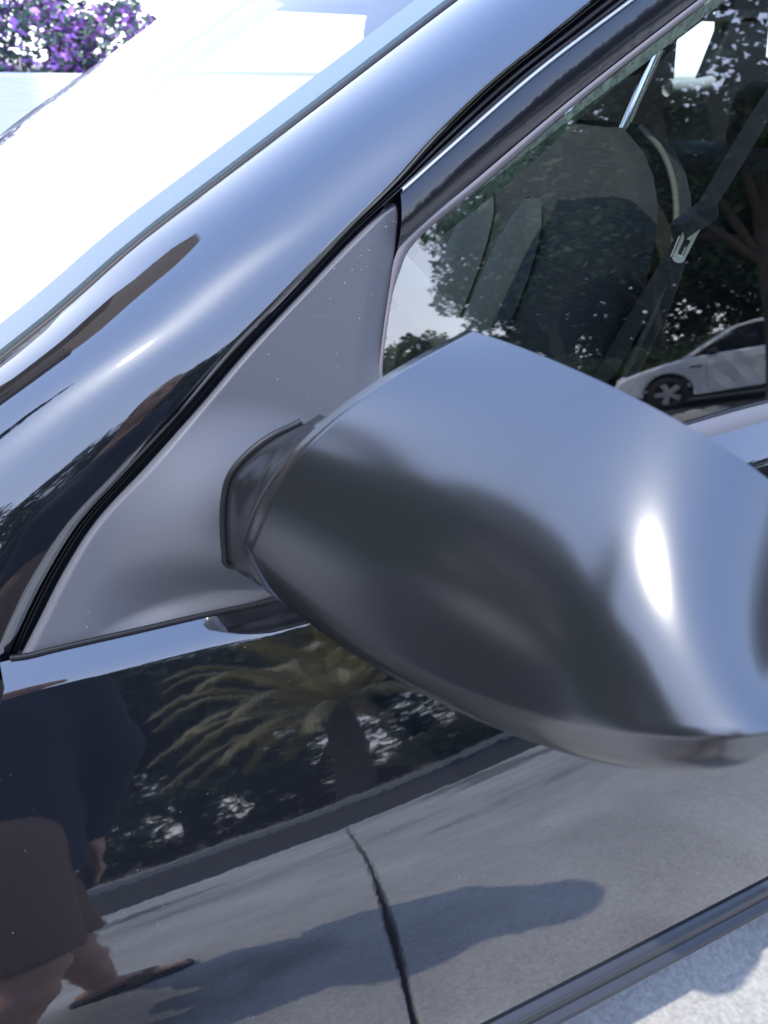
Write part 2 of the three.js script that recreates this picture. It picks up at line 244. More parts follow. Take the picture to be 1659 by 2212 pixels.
// ------------------------------------------------------------------ door mirror
function bez(p0, p1, p2, p3, s) { const a = 1 - s; return V(0, 0, 0).addScaledVector(p0, a * a * a).addScaledVector(p1, 3 * a * a * s).addScaledVector(p2, 3 * a * s * s).addScaledVector(p3, s * s * s); }
{
  // [depth and px of the top rear corner, px and depth of the lower outline]
  const S = [[0.1, [1010, 712], [596, 1292], 0.078], [0.129, [1090, 735], [705, 1378], 0.117], [0.158, [1170, 768], [815, 1450], 0.158], [0.187, [1260, 805], [930, 1512], 0.2], [0.215, [1350, 847], [1060, 1570], 0.242], [0.24, [1455, 902], [1190, 1622], 0.279], [0.262, [1560, 962], [1330, 1660], 0.31], [0.282, [1680, 1040], [1480, 1676], 0.332], [0.299, [1790, 1150], [1600, 1664], 0.346], [0.312, [1860, 1280], [1710, 1620], 0.353], [0.32, [1890, 1390], [1790, 1540], 0.35]];
  const N = 40, rows = [], LOWX = 0.2, BENDY = 0.6, SHARP = 0.8;
  const armPx = (pts, z) => curve(pts.map(([u, v]) => onZ(u, v, z)), N);
  const arm = armPx([[662, 913], [656, 916], [650, 920], [640, 925], [592, 948], [540, 988], [503, 1035], [491, 1085], [489, 1150], [494, 1222]], 0.022);
  const arm2 = armPx([[690, 895], [680, 902], [668, 910], [655, 918], [622, 942], [586, 988], [556, 1045], [541, 1110], [539, 1180], [548, 1257]], 0.047);
  const tail = (T, B) => [V(lerp(B.x, T.x, 0.3), B.y - 0.010, lerp(B.z, T.z, 0.3)), V(lerp(B.x, T.x, 0.8), B.y - 0.012, lerp(B.z, T.z, 0.6)), V(T.x + 0.004, B.y - 0.008, T.z), V(T.x - 0.012, B.y + 0.004, T.z), V(T.x - 0.012, (T.y + B.y) / 2, T.z), V(T.x - 0.012, T.y - 0.012, T.z), V(T.x + 0.003, T.y - 0.003, T.z)];
  const T0 = onZ(662, 913, 0.022), B0 = onZ(494, 1222, 0.022);
  const mk = ([z, t, b, zb], j) => {
    const T = onZ(...t, z), B = onZ(...b, zb), e = Math.min(1, (10.3 - j) / 3), K = V(B.x - lerp(0.018, 0.007, clamp(j / 3)) * e, B.y + lerp(0.045, 0.022, clamp(j / 3)) * e, B.z - 0.004 * e), tk = V(-0.1, -1, 0), tb = V(0.6, -0.8, 0), r = [], H = T.y - K.y;
    for (let i = 0; i <= N; i++) { const s = i / N; let p; if (s < 0.7) { const M2 = V(K.x + LOWX * (T.x - K.x), K.y + lerp(0.66, BENDY, clamp(j / 6)) * H, 0); p = bez(T, T.clone().lerp(M2, SHARP), K.clone().lerp(M2, SHARP), K, s / 0.7); p.z = lerp(T.z, K.z, clamp((T.y - p.y) / (T.y - K.y + 1e-6))); } else p = bez(K, K.clone().addScaledVector(tk, 0.010 * e), B.clone().addScaledVector(tb, -0.008 * e), B, (s - 0.7) / 0.3); r.push(p); }
    return [...r, ...tail(T, B)];
  };
  const armRow = [...arm, ...tail(V(T0.x + 0.02, T0.y, T0.z), B0)];
  const first = mk(S[0], 0);
  rows.push(armRow.map((p) => p.clone().lerp(V(0.14, 1.04, 0.012), 0.06).setZ(0.014)));
  rows.push(armRow);
  const armRow2 = [...arm2, ...tail(V(T0.x + 0.02, T0.y, 0.047), arm2[N])];
  const mid = (A, B, k) => A.map((p, i) => p.clone().lerp(B[i], k));
  rows.push(mid(armRow, armRow2, 0.5), armRow2);
  // the arm swells into the housing; the upper inner wall is the end of the cap
  for (const k of [0.25, 0.5, 0.75]) rows.push(armRow2.map((p, i) => { const s = clamp(i / N), w = i > N ? k : lerp(k > 0.6 ? 0.12 : 0.03, k, smooth(0.2, 0.62, s)), q = p.clone().lerp(first[i], w); q.z = lerp(p.z, first[i].z, k); return q; }));
  { // sections refined and faired along the length of the cap
    const raw = S.map((s, j) => mk(s, j)), m = raw[0].length, fine = Array.from({ length: 51 }, () => []);
    for (let i = 0; i < m; i++) { const c = new THREE.CatmullRomCurve3(raw.map((r) => r[i]), false, 'centripetal'); for (let k = 0; k <= 50; k++) fine[k].push(c.getPoint(k / 50)); }
    for (let it = 0; it < 30; it++) { const old = fine.map((r) => r.map((p) => p.clone())); for (let k = 1; k < 50; k++) for (let i = 0; i < m; i++) fine[k][i].copy(old[k - 1][i]).add(old[k + 1][i]).multiplyScalar(0.25).addScaledVector(old[k][i], 0.5); }
    rows.push(...fine);
  }
  const end = rows[rows.length - 1].reduce((a, p) => a.add(p), V(0, 0, 0)).divideScalar(rows[0].length); end.z += 0.004; rows.push(rows[0].map(() => end.clone()));
  const housing = mesh('door_mirror', grid(rows), M.satin, car);
  housing.userData.label = 'satin black mirror housing with the sun glinting on its rounded cap';
  const gasket = armRow.slice(3, N + 3).map((p) => p.clone().add(V(-0.001, 0, -0.004)));
  mesh('arm_gasket', tube(gasket, 0.0028, 60, 8), M.rubber, housing);
  // reflecting glass on the rear face
  const gl = S.slice(0, 9).map(([z, t, b2, zb]) => { const T = onZ(...t, z), low = Math.max(T.y - 0.13, onZ(...b2, zb).y + 0.03), r = []; for (let i = 0; i <= 6; i++) r.push(V(T.x - 0.009, lerp(T.y - 0.014, low, i / 6), z)); return r; });
  mesh('mirror_glass', grid(gl), M.mirrorGlass, housing);
}
// specks of dirt on the paint; pale specks on the sail imitate sparkle
{
  const r = mulberry(91), gs = []; const dot = (p, n, s) => { const g = new THREE.SphereGeometry(s, 6, 4); g.scale(1, 1, 0.4); g.lookAt(n); g.translate(p.x, p.y, p.z); gs.push(g); };
  for (let i = 0; i < 520; i++) { const x = lerp(-0.1, 0.9, r()), y = lerp(0.46, 0.94, r()), p = skin(x, y); dot(p, GN, 0.00012 + 0.0004 * r() ** 4); }
  const ss = []; for (let i = 0; i < 260; i++) { const j = Math.floor(r() * 70) + 3, t = lerp(0.05, 0.9, r()), p = sailLeft[j].clone().lerp(sailRight[j], t); const q3 = p.clone().sub(onG(505, 1120)), e = Math.hypot(q3.x / 0.085, q3.y / 0.075); if (e < 1.3) continue; p.addScaledVector(GN, 0.0066); const g = new THREE.OctahedronGeometry(0.00018 + 0.0004 * r() ** 5); g.translate(p.x, p.y, p.z); ss.push(g); }
  const so = mesh('dust_and_glint_specks', mergeGeometries(ss), P({ color: lin(0.4, 0.4, 0.4), roughness: 0.6 }), car.children.find((c) => c.name === 'mirror_sail_panel')); so.userData.kind = 'stuff';
  const o = mesh('dust_and_glint_specks', mergeGeometries(gs), P({ color: lin(0.22, 0.21, 0.2), roughness: 1 }), door); o.userData.kind = 'stuff';
}
// ------------------------------------------------------------------ cabin
const q = (u, v, z) => onZ(u, v, z);
{
  const shell = (name, w, h, d, x, y, z, m = M.cabin) => mesh(name, box(w, h, d, x, y, z, 0.02), m, car);
  shell('floor_pan', 2.6, 0.04, 1.36, 1.1, 0.30, -0.78);
  shell('dashboard', 0.42, 0.28, 1.30, -0.02, 0.86, -0.80, M.dashGlare);
  shell('door_card', 1.1, 0.52, 0.03, 0.50, 0.66, -0.075);
  shell('roof', 1.7, 0.03, 1.08, 1.45, 1.475, -0.74, M.paint);
  shell('firewall', 0.04, 0.6, 1.3, -0.22, 0.62, -0.8);
  // far flank with its rear window opening
  const z = -1.46, far = [];
  const sh = new THREE.Shape(); sh.moveTo(-0.3, 0.3); sh.lineTo(3.0, 0.3); sh.lineTo(3.0, 1.1); sh.lineTo(2.6, 1.455); sh.lineTo(0.60, 1.455); sh.lineTo(-0.3, 0.925); sh.closePath();
  const hole = (pts) => { const h = new THREE.Path(); pts.forEach(([u, v], i) => { const p = q(u, v, z); i ? h.lineTo(p.x, p.y) : h.moveTo(p.x, p.y); }); h.closePath(); sh.holes.push(h); };
  { const h = new THREE.Path(); [[-0.20, 0.945], [0.92, 0.955], [0.92, 1.425], [0.60, 1.425]].forEach(([x, y], i) => (i ? h.lineTo(x, y) : h.moveTo(x, y))); h.closePath(); sh.holes.push(h); }
  hole([[1450, 185], [1458, 85], [1580, -6], [1575, 65], [1530, 178]]);
  hole([[1650, 128], [1656, 60], [1760, -10], [1775, 128]]);
  const g = new THREE.ExtrudeGeometry(sh, { depth: 0.05, bevelEnabled: true, bevelSize: 0.006, bevelThickness: 0.006, bevelSegments: 2 }); g.translate(0, 0, z - 0.05);
  const fs = mesh('far_flank', g, M.cabin, car);
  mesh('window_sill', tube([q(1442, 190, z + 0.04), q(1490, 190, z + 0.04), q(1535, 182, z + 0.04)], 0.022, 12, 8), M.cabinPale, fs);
  mesh('far_pillar_glare_strip', grid([[V(-0.28, 0.93, z + 0.012), V(0.15, 1.185, z + 0.012), V(0.59, 1.445, z + 0.012)], [V(-0.22, 0.93, z + 0.012), V(0.2, 1.175, z + 0.012), V(0.64, 1.43, z + 0.012)]]), M.cabinPale, fs);  // pale strip added to lighten the far pillar behind the windscreen
  const pane = mesh('far_rear_window', new THREE.PlaneGeometry(0.9, 0.6).translate(1.9, 1.33, z - 0.03), M.screen, fs);
  // outer skin of the far side and the tail, so that the body is closed
  const b = new THREE.Shape(); b.moveTo(-0.95, 0.25); b.lineTo(2.9, 0.25); b.lineTo(2.95, 0.9); b.lineTo(-0.2, 0.95); b.lineTo(-0.95, 0.80); b.closePath();
  const bg = new THREE.ExtrudeGeometry(b, { depth: 0.04, bevelEnabled: false }); bg.translate(0, 0, -1.60); mesh('far_body_side', bg, M.paint, car);
  shell('tail', 0.05, 0.75, 1.5, 2.92, 0.62, -0.80, M.paint);
  shell('nose', 0.06, 0.45, 1.5, -0.98, 0.55, -0.80, M.paint);
  const rows = []; for (let j = 0; j <= 10; j++) { const row = [], s = j / 10; for (let i = 0; i <= 24; i++) { const t = i / 24; row.push(V(lerp(-0.24, -1.0, s) - 0.1 * Math.sin(Math.PI * t) * (1 - s), lerp(0.955, 0.76, s) + 0.05 * Math.sin(Math.PI * t), lerp(-0.035, -1.56, t))); } rows.push(row); }
  mesh('bonnet', grid(rows), M.paint, car);
  // driver's seat
  const seatAt = (name, dz, label) => {
    const bk = []; const L = [[985, 720], [1000, 600], [1050, 470], [1120, 360], [1190, 300], [1260, 262]], R = [[1290, 960], [1390, 800], [1440, 620], [1468, 470], [1470, 380], [1440, 310]];
    const l = curve(L.map(([u, v]) => q(u, v, -0.30)), 20), rr = curve(R.map(([u, v]) => q(u, v, -0.30)), 20);
    for (let j = 0; j <= 24; j++) { const k = j <= 20 ? j : 20, a = l[k].clone(), b = rr[k].clone(); if (j > 20) { const t = (j - 20) / 4; const m = a.clone().lerp(b, 0.5).add(V(0, 0.012, 0)); a.lerp(m, t * t * 0.98); b.lerp(m, t * t * 0.98); a.y += 0.012 * Math.sin(t * 1.57); b.y += 0.012 * Math.sin(t * 1.57); }
      const row = []; for (let i = 0; i <= 28; i++) { const th = i / 28 * Math.PI * 2, c = Math.cos(th), s = Math.sin(th); const p = a.clone().lerp(b, 0.5 - 0.5 * Math.sign(c) * Math.abs(c) ** 0.7); row.push(p.add(V(0, 0, 0.10 * Math.sign(s) * Math.abs(s) ** 0.7 - 0.08 + dz))); } bk.push(row); }
    const back = mesh(name, grid(bk), M.seat, car); if (label) back.userData.label = label; return back;
  };
  // seat back as an upright cushion facing forward, set by its own size
  const st = (x, zc, label) => {
    const tilt = 0.36, W = 0.24, H = 0.64, D = 0.07, rows = [];
    const at = (s, t, d) => { const y = s * H, lean = tilt * y; return V(x + lean + d, 0.66 + y * 0.93, zc + t); };
    for (let j = 0; j <= 26; j++) { const s = j / 26, w = W * Math.pow(clamp(1 - Math.pow(clamp((s - 0.62) / 0.40), 2.6)), 0.5) + 0.001, row = []; for (let i = 0; i <= 32; i++) { const th = i / 32 * Math.PI * 2, c = Math.cos(th), sn = Math.sin(th); const sq = (v) => Math.sign(v) * Math.abs(v) ** 0.6; row.push(at(s, w * sq(c), D * sq(sn) * (0.35 + 0.65 * Math.min(1, w / W)) - 0.02 * (1 - Math.abs(c)) * 0 + (sn < 0 ? -0.025 * Math.abs(sq(c)) ** 3 : 0))); } rows.push(row); }
    const b = mesh('seat_back', grid(rows), M.seat, car); if (label) b.userData.label = label;
    for (const t of [-0.115, 0.0]) { const pr = []; for (let j = 0; j <= 16; j++) { const s = lerp(0.05, 0.86, j / 16), row = []; for (let i = 0; i <= 8; i++) { const e = i / 8, ww = 0.105 * Math.pow(clamp(1 - Math.pow(clamp((s - 0.66) / 0.205), 2)), 0.5) + 0.0005; row.push(at(s, t + 0.035 + (e - 0.5) * ww, -D - 0.004 - 0.016 * Math.sin(Math.PI * e))); } pr.push(row); } mesh('seat_panel', grid(pr), M.seatPanel, b); }
    const pp = []; for (let j = 0; j <= 30; j++) { const s = lerp(0.1, 1.0, j / 30), w = W * Math.pow(clamp(1 - Math.pow(clamp((s - 0.62) / 0.40), 2.6)), 0.5) + 0.001; pp.push(at(s, w + 0.003, 0)); } mesh('piping', tube(pp, 0.004, 50, 6), M.piping, b);
    for (const t of [-0.06, 0.06]) mesh('headrest_post', tube([at(0.98, t, 0), at(1.14, t, 0)], 0.007, 4, 8), M.chrome, b);
    const hr = new THREE.SphereGeometry(1, 28, 20), hp = hr.attributes.position; for (let i = 0; i < hp.count; i++) { const v = V(hp.getX(i), hp.getY(i), hp.getZ(i)), sq = (k) => Math.sign(k) * Math.abs(k) ** 0.65; hp.setXYZ(i, 0.055 * sq(v.x), 0.095 * sq(v.y), 0.098 * sq(v.z)); } hr.computeVertexNormals(); hr.rotateZ(-0.3); const hc = at(1.24, 0, 0); hr.translate(hc.x - 0.02, hc.y + 0.005, hc.z - 0.02); mesh('headrest', hr, M.seat, b);
    mesh('seat_base', box(0.55, 0.16, 0.50, x - 0.22, 0.60, zc, 0.06), M.seat, b);
  };
  st(0.50, -0.44, 'dark driver seat with paler ribbed panel, seen through the window'); st(0.50, -1.08, 'dark passenger seat on the far side');
  mesh('rear_bench', box(0.2, 0.75, 1.2, 1.75, 0.78, -0.78, 0.07), M.seat, car);
  for (const zc of [-0.45, -1.1]) mesh('rear_headrest', box(0.1, 0.17, 0.26, 1.82, 1.22, zc, 0.05), M.seat, car);
  mesh('rear_shelf', box(0.9, 0.04, 1.3, 2.4, 1.05, -0.78, 0.02), M.cabin, car);
  // centre post trim and seat belt
  mesh('centre_post', grid(curve([V(1.02, 0.9, -0.06), V(1.03, 1.2, -0.10), V(1.05, 1.46, -0.15)], 12).map((p) => [V(p.x - 0.03, p.y, p.z), V(p.x, p.y, p.z - 0.03), V(p.x + 0.12, p.y, p.z - 0.03), V(p.x + 0.15, p.y, p.z)])), M.cabin, car);
  const w1 = curve([q(1720, 130, -0.14), q(1625, 280, -0.15), q(1560, 390, -0.16), q(1508, 474, -0.17)], 20), side = V(0.022, 0.012, 0.0);
  const beltO = mesh('seat_belt', grid([w1.map((p) => p.clone().sub(side)), w1.map((p) => p.clone().add(V(0, 0, 0.002))), w1.map((p) => p.clone().add(side))]), M.belt, car);
  const w2 = curve([q(1500, 480, -0.175), q(1440, 580, -0.18), q(1380, 680, -0.19), q(1290, 840, -0.2)], 20);
  mesh('webbing', grid([w2.map((p) => p.clone().sub(side)), w2.map((p) => p.clone().add(V(0, 0, 0.002))), w2.map((p) => p.clone().add(side))]), M.belt, beltO);
  const lp = q(1500, 476, -0.165); const lg = new RoundedBoxGeometry(0.055, 0.026, 0.016, 2, 0.006); lg.rotateZ(0.5); lg.translate(lp.x, lp.y, lp.z); mesh('belt_latch', lg, M.cabin, beltO);
  const ts = new THREE.Shape(); ts.moveTo(-0.011, 0); ts.lineTo(-0.009, -0.034); ts.quadraticCurveTo(0, -0.041, 0.009, -0.034); ts.lineTo(0.011, 0); ts.closePath(); const th = new THREE.Path(); th.moveTo(-0.005, -0.012); th.lineTo(0.005, -0.012); th.lineTo(0.005, -0.030); th.lineTo(-0.005, -0.030); th.closePath(); ts.holes.push(th);
  const tg = new THREE.ExtrudeGeometry(ts, { depth: 0.002, bevelEnabled: true, bevelSize: 0.0008, bevelThickness: 0.0008, bevelSegments: 2 }); tg.rotateZ(-0.35); const tp = q(1493, 490, -0.160); tg.translate(tp.x, tp.y, tp.z); mesh('tongue', tg, M.chrome, beltO);
  // steering wheel in a stitched pale cover
  const c = V(0.453, 0.985, -0.38), R = 0.185, wg = new THREE.TorusGeometry(R, 0.021, 16, 72); const wm = new THREE.Matrix4().makeRotationY(Math.PI / 2).premultiply(new THREE.Matrix4().makeRotationZ(0.55)).setPosition(c); wg.applyMatrix4(wm);
  const wh = mesh('steering_wheel', wg, M.wheelHide, car);
  const zz = []; for (let i = 0; i <= 180; i++) { const a = i / 180 * Math.PI * 2, ph = (i % 2 ? 0.35 : -0.35) + 2.3; zz.push(V((R + 0.0215 * Math.cos(ph)) * Math.cos(a), (R + 0.0215 * Math.cos(ph)) * Math.sin(a), 0.0215 * Math.sin(ph)).applyMatrix4(wm)); }
  const path = new THREE.CurvePath(); mesh('stitching', new THREE.TubeGeometry(new THREE.CatmullRomCurve3(zz, true, 'catmullrom', 0.05), 720, 0.0011, 4, true), M.thread, wh);
  const hub = new THREE.SphereGeometry(0.075, 20, 12); hub.scale(0.5, 1, 1); hub.translate(c.x - 0.02, c.y - 0.01, c.z); mesh('wheel_hub', hub, M.cabin, wh);
  for (const a of [0, Math.PI, -Math.PI / 2]) mesh('wheel_spoke', tube([V(0, 0, 0).applyMatrix4(wm), V(R * Math.cos(a), R * Math.sin(a), 0).applyMatrix4(wm)], 0.014, 4, 8), M.cabin, wh);
}
// road wheel, used by both cars
function wheelInto(parent, x, y, z, r, face) {
  const lathe = (pts, m, name, par) => { const g = new THREE.LatheGeometry(pts.map(([a, b]) => new THREE.Vector2(a, b)), 40); g.rotateX(Math.PI / 2 * face); g.translate(x, y, z); return mesh(name, g, m, par); };
  const ty = lathe([[r * 0.70, -0.10], [r * 0.93, -0.10], [r, -0.07], [r, 0.07], [r * 0.95, 0.10], [r * 0.70, 0.105]], M.tyre, 'wheel', parent);
  lathe([[r * 0.70, -0.1], [r * 0.70, 0.10], [r * 0.66, 0.10], [r * 0.62, 0.03], [0.0001, 0.02]], P({ color: lin(0.02, 0.02, 0.02), roughness: 0.6 }), 'wheel_well', ty);
  for (let k = 0; k < 5; k++) { const a = k / 5 * Math.PI * 2, s = new THREE.Shape(), c = (rr, da) => [Math.cos(a + da) * rr * r, Math.sin(a + da) * rr * r]; s.moveTo(...c(0.12, -0.9)); s.lineTo(...c(0.68, -0.27)); s.lineTo(...c(0.68, 0.16)); s.lineTo(...c(0.15, 0.9)); s.closePath(); const g = new THREE.ExtrudeGeometry(s, { depth: 0.02, bevelEnabled: true, bevelSize: 0.006, bevelThickness: 0.008, bevelSegments: 2 }); g.translate(0, 0, 0.055); if (face < 0) g.rotateY(Math.PI); g.translate(x, y, z); mesh('spoke', g, M.alloy, ty); }
  const cap = new THREE.CylinderGeometry(r * 0.14, r * 0.16, 0.03, 20); cap.rotateX(Math.PI / 2); cap.translate(x, y, z + face * 0.08); mesh('hub_cap', cap, M.alloy, ty);
}
wheelInto(car, -0.62, 0.31, -0.12, 0.31, 1); wheelInto(car, 2.02, 0.31, -0.12, 0.31, 1); wheelInto(car, -0.62, 0.31, -1.45, 0.31, -1); wheelInto(car, 2.02, 0.31, -1.45, 0.31, -1);

// ------------------------------------------------------------------ ground
const concreteMap = tex(1024, 3.2, (x, y) => {
  const a = fbm(nz, x, y, 4, 5), b = fbm(nz2, x, y, 16, 4), s = nz(x * 700, y * 700, 256), st = smooth(0.56, 0.72, fbm(nz2, x + 0.3, y, 3, 5));
  const v = 0.63 + 0.18 * (a - 0.5) + 0.12 * (b - 0.5) + 0.10 * (s - 0.5) - 0.22 * st; return [v, v * 0.985, v * 0.95];
});
const mConcrete = P({ map: concreteMap, roughness: 0.92, bumpMap: tex(512, 0.4, (x, y) => { const v = fbm(nz, x, y, 48, 3); return [v, v, v]; }, false), bumpScale: 0.002 });
const mEarth = P({ roughness: 1, map: tex(512, 3, (x, y) => { const v = 0.27 + 0.22 * (fbm(nz, x, y, 12, 5) - 0.5); return [v * 1.1, v * 0.98, v * 0.78]; }) });
const mAsphalt = P({ roughness: 0.95, map: tex(512, 2, (x, y) => { const v = 0.17 + 0.09 * (fbm(nz2, x, y, 40, 3) - 0.5) + 0.05 * (fbm(nz, x, y, 5, 3) - 0.5); return [v, v, v * 1.02]; }) });
function slab(name, pts, y0, y1, m, bevel = 0.006) {
  const s = new THREE.Shape(); pts.forEach(([x, z], i) => (i ? s.lineTo(x, -z) : s.moveTo(x, -z))); s.closePath();
  const g = new THREE.ExtrudeGeometry(s, { depth: y1 - y0 - bevel, bevelEnabled: bevel > 0, bevelSize: bevel, bevelOffset: -bevel, bevelThickness: bevel, bevelSegments: 2 }); g.rotateX(-Math.PI / 2); g.translate(0, y0, 0); return g;
}
{ const g = new THREE.PlaneGeometry(500, 500); g.rotateX(-Math.PI / 2); g.translate(0, -0.12, 0); const uv = g.attributes.uv; for (let i = 0; i < uv.count; i++) uv.setXY(i, uv.getX(i) * 500, uv.getY(i) * 500); structure('ground', g, mEarth); }
const drive = new THREE.Group(); drive.name = 'driveway'; drive.userData = { kind: 'structure', label: 'pale concrete driveway slabs under the black car' }; scene.add(drive);
{ // joints run away from the car, a little aslant
  const jx = (z) => 0.31 + 0.187 * (z - 0.27), cuts = [-9, -4.6, 0, 4.4, 9], zz = [-7, -2.2, 5.9];
  for (let a = 0; a < cuts.length - 1; a++) for (let b = 0; b < 2; b++) { const z0 = zz[b] + (b ? 0.011 : 0), z1 = zz[b + 1] - (b ? 0 : 0.011), e = 0.007; mesh('concrete_slab', slab('s', [[jx(z0) + cuts[a] + e, z0], [jx(z0) + cuts[a + 1] - e, z0], [jx(z1) + cuts[a + 1] - e, z1], [jx(z1) + cuts[a] + e, z1]], -0.1, 0, mConcrete), mConcrete, drive); }
}
structure('road', slab('r', [[-60, 5.98], [60, 5.98], [60, 13], [-60, 13]], -0.11, -0.06, mAsphalt, 0), mAsphalt, 'asphalt road beyond the driveway');
const mKerb = P({ color: lin(0.42, 0.40, 0.36), roughness: 0.9 });
tag(mesh('kerb', box(80, 0.26, 0.3, 0, 0.0, 13.15, 0.02), mKerb), 'pale concrete kerb below the bright shrubs across the road', 'kerb');

// ------------------------------------------------------------------ plants
function leaves(n, blobs, size, seed, tint, flat = 0.5) {
  const r = mulberry(seed), p = [], c = [], ix = [], tot = blobs.reduce((a, b) => a + b[3] * b[4] * b[5], 0);
  for (const [bx, by, bz, rx, ry, rz] of blobs) {
    const k = Math.round(n * rx * ry * rz / tot);
    for (let i = 0; i < k; i++) {
      const th = r() * 6.283, cs = r() * 2 - 1, sn = Math.sqrt(1 - cs * cs), rad = Math.cbrt(lerp(0.25, 1, r())) * (0.8 + 0.35 * nz(Math.cos(th) * 4 + 9 + bx, cs * 4 + 9 + by));
      const x = bx + rx * rad * sn * Math.cos(th), y = by + ry * rad * cs, z = bz + rz * rad * sn * Math.sin(th);
      const a = V(r() - 0.5, (r() - 0.5) * flat - 0.1, r() - 0.5).normalize(), b = V(r() - 0.5, r() - 0.5, r() - 0.5).cross(a).normalize(), s = size * (0.6 + 0.8 * r()), o = p.length / 3;
      const mid = V(x, y, z), tip = mid.clone().addScaledVector(a, s), base = mid.clone().addScaledVector(a, -s), l = mid.clone().addScaledVector(b, s * 0.45).add(V(0, s * 0.1, 0)), rr = mid.clone().addScaledVector(b, -s * 0.45).add(V(0, s * 0.1, 0));
      for (const v of [base, l, tip, rr]) p.push(v.x, v.y, v.z); const t = tint(r); for (let q2 = 0; q2 < 4; q2++) c.push(...t); ix.push(o, o + 1, o + 2, o, o + 2, o + 3);
    }
  }
  const g = new THREE.BufferGeometry(); g.setAttribute('position', new THREE.Float32BufferAttribute(p, 3)); g.setAttribute('color', new THREE.Float32BufferAttribute(c, 3)); g.setIndex(ix); g.computeVertexNormals(); return g;
}
const mLeaf = P({ vertexColors: true, roughness: 0.75, side: THREE.DoubleSide, transmission: 0.5, thickness: 0 });
const mLeafPlain = P({ vertexColors: true, roughness: 0.8, side: THREE.DoubleSide });
const mBark = P({ roughness: 0.95, map: tex(256, 0.5, (x, y) => { const v = 0.30 + 0.25 * (fbm(nz, x * 3, y, 12, 4) - 0.5); return [v, v * 0.88, v * 0.76]; }) });
const green = (r) => { const k = 0.5 + r(); return [0.035 * k, 0.060 * k, 0.022 * k]; };
const backlitLime = (r) => { const k = 0.5 + r(); return r() < 0.5 ? [0.13 * k, 0.15 * k, 0.035 * k] : [0.10 * k, 0.13 * k, 0.035 * k]; };  // leaf colour lifted towards yellow for the glow of backlit leaves
function limb(pts, r0, r1) { const c = new THREE.CatmullRomCurve3(pts), n = 14, fr = c.computeFrenetFrames(n, false), rows = []; for (let j = 0; j <= n; j++) { const p = c.getPointAt(j / n), rad = lerp(r0, r1, j / n), row = []; for (let i = 0; i <= 10; i++) { const a = i / 10 * 6.2832; row.push(p.clone().addScaledVector(fr.normals[j], Math.cos(a) * rad).addScaledVector(fr.binormals[j], Math.sin(a) * rad)); } rows.push(row); } return grid(rows, (p, u, v) => [u * 0.5, v * 3]); }
function tree(label, pos, h, spread, seed, n, size, tint, group, trunkH = 0.35) {
  const r = mulberry(seed), t = thing('leafy_tree', label, 'tree', pos, 0, group), th = h * trunkH, parts = [limb([V(0, -0.1, 0), V(0.05, th * 0.5, 0.03), V(-0.03, th, 0.02), V(0.1, h * 0.75, -0.05)], 0.16 * h / 6, 0.04)], blobs = [[0, h * 0.72, 0, spread * 0.6, h * 0.26, spread * 0.6]];
  for (let k = 0; k < 8; k++) { const a = k / 8 * 6.283 + r(), d = spread * (0.45 + 0.35 * r()), y = lerp(trunkH + 0.1, 0.85, r()) * h; parts.push(limb([V(0, th * (0.8 + 0.3 * r()), 0), V(Math.cos(a) * d * 0.5, lerp(th, y, 0.6), Math.sin(a) * d * 0.5), V(Math.cos(a) * d, y, Math.sin(a) * d)], 0.06 * h / 6, 0.015)); blobs.push([Math.cos(a) * d, y, Math.sin(a) * d, spread * (0.3 + 0.16 * r()), h * (0.10 + 0.09 * r()), spread * (0.3 + 0.16 * r())]); }
  mesh('trunk', mergeGeometries(parts), mBark, t); mesh('crown', leaves(n, blobs, size, seed + 1, tint), mLeafPlain, t); return t;
}
function shrub(name, label, category, pos, blobs, n, size, seed, tint, group) {
  const t = thing(name, label, category, pos, 0, group); mesh('foliage', leaves(n, blobs, size, seed, tint), name === 'kerb_shrub' ? mLeaf : mLeafPlain, t);
  for (let k = 0; k < 5; k++) { const b = blobs[k % blobs.length]; mesh('stem', limb([V(b[0] * 0.8 + k * 0.05 - 0.1, -0.12, b[2]), V(b[0] + k * 0.04, b[1] * 0.5, b[2]), V(b[0] + (k - 2) * 0.1, b[1], b[2])], 0.02, 0.008), mBark, t); } return t;
}


// ------------------------------------------------------------------ across the road: what the door and the side window mirror
const backTrees = 'trees standing across the road';
const T1 = tree('dense dark tree across the road, behind the palm', [5.0, 0, 27], 11, 4.6, 11, 12000, 0.19, green, backTrees, 0.10);
copy(T1, [-2.2, 0, 29], 1.3, 'dense dark tree across the road, opposite the front of the black car', 1.4);
copy(T1, [-10, 0, 26], 2.6, 'dense dark tree across the road, ahead of the black car', 1.35);
copy(T1, [1.4, 0, 33], 0.5, 'tall dark tree across the road, far behind the palm', 1.6);
copy(T1, [-6, 0, 33], 0.9, 'tall dark tree across the road, far behind the hedge', 1.6);
copy(T1, [-13, 0, 8.2], 0.3, 'dense dark tree well ahead of the black car, on the road side', 0.78); copy(T1, [-15.5, 0, 3.6], 1.9, 'dense dark tree well ahead of the black car, facing its nose', 0.9); copy(T1, [-15.5, 0, -1.6], 3.3, 'dense dark tree well ahead of the black car, near the cypress', 0.9); copy(T1, [-13.5, 0, -5.2], 4.4, 'dense dark tree well ahead of the black car, beside the tan house', 0.85);
const T2 = tree('broad shade tree standing on the verge beside the white car', [8.85, 0, 6.75], 7.4, 3.1, 23, 12000, 0.10, green, undefined, 0.34);
copy(T2, [15.0, 0, 15.6], 2.1, 'slim street tree across the road behind the bonnet of the white car', 1.1);
copy(T1, [16.5, 0, 19], 4.0, 'dense dark tree across the road, behind the white car', 1.1);
copy(T1, [22.5, 0, 17], 5.0, 'dense dark tree across the road, beyond the roof of the white car', 1.0);
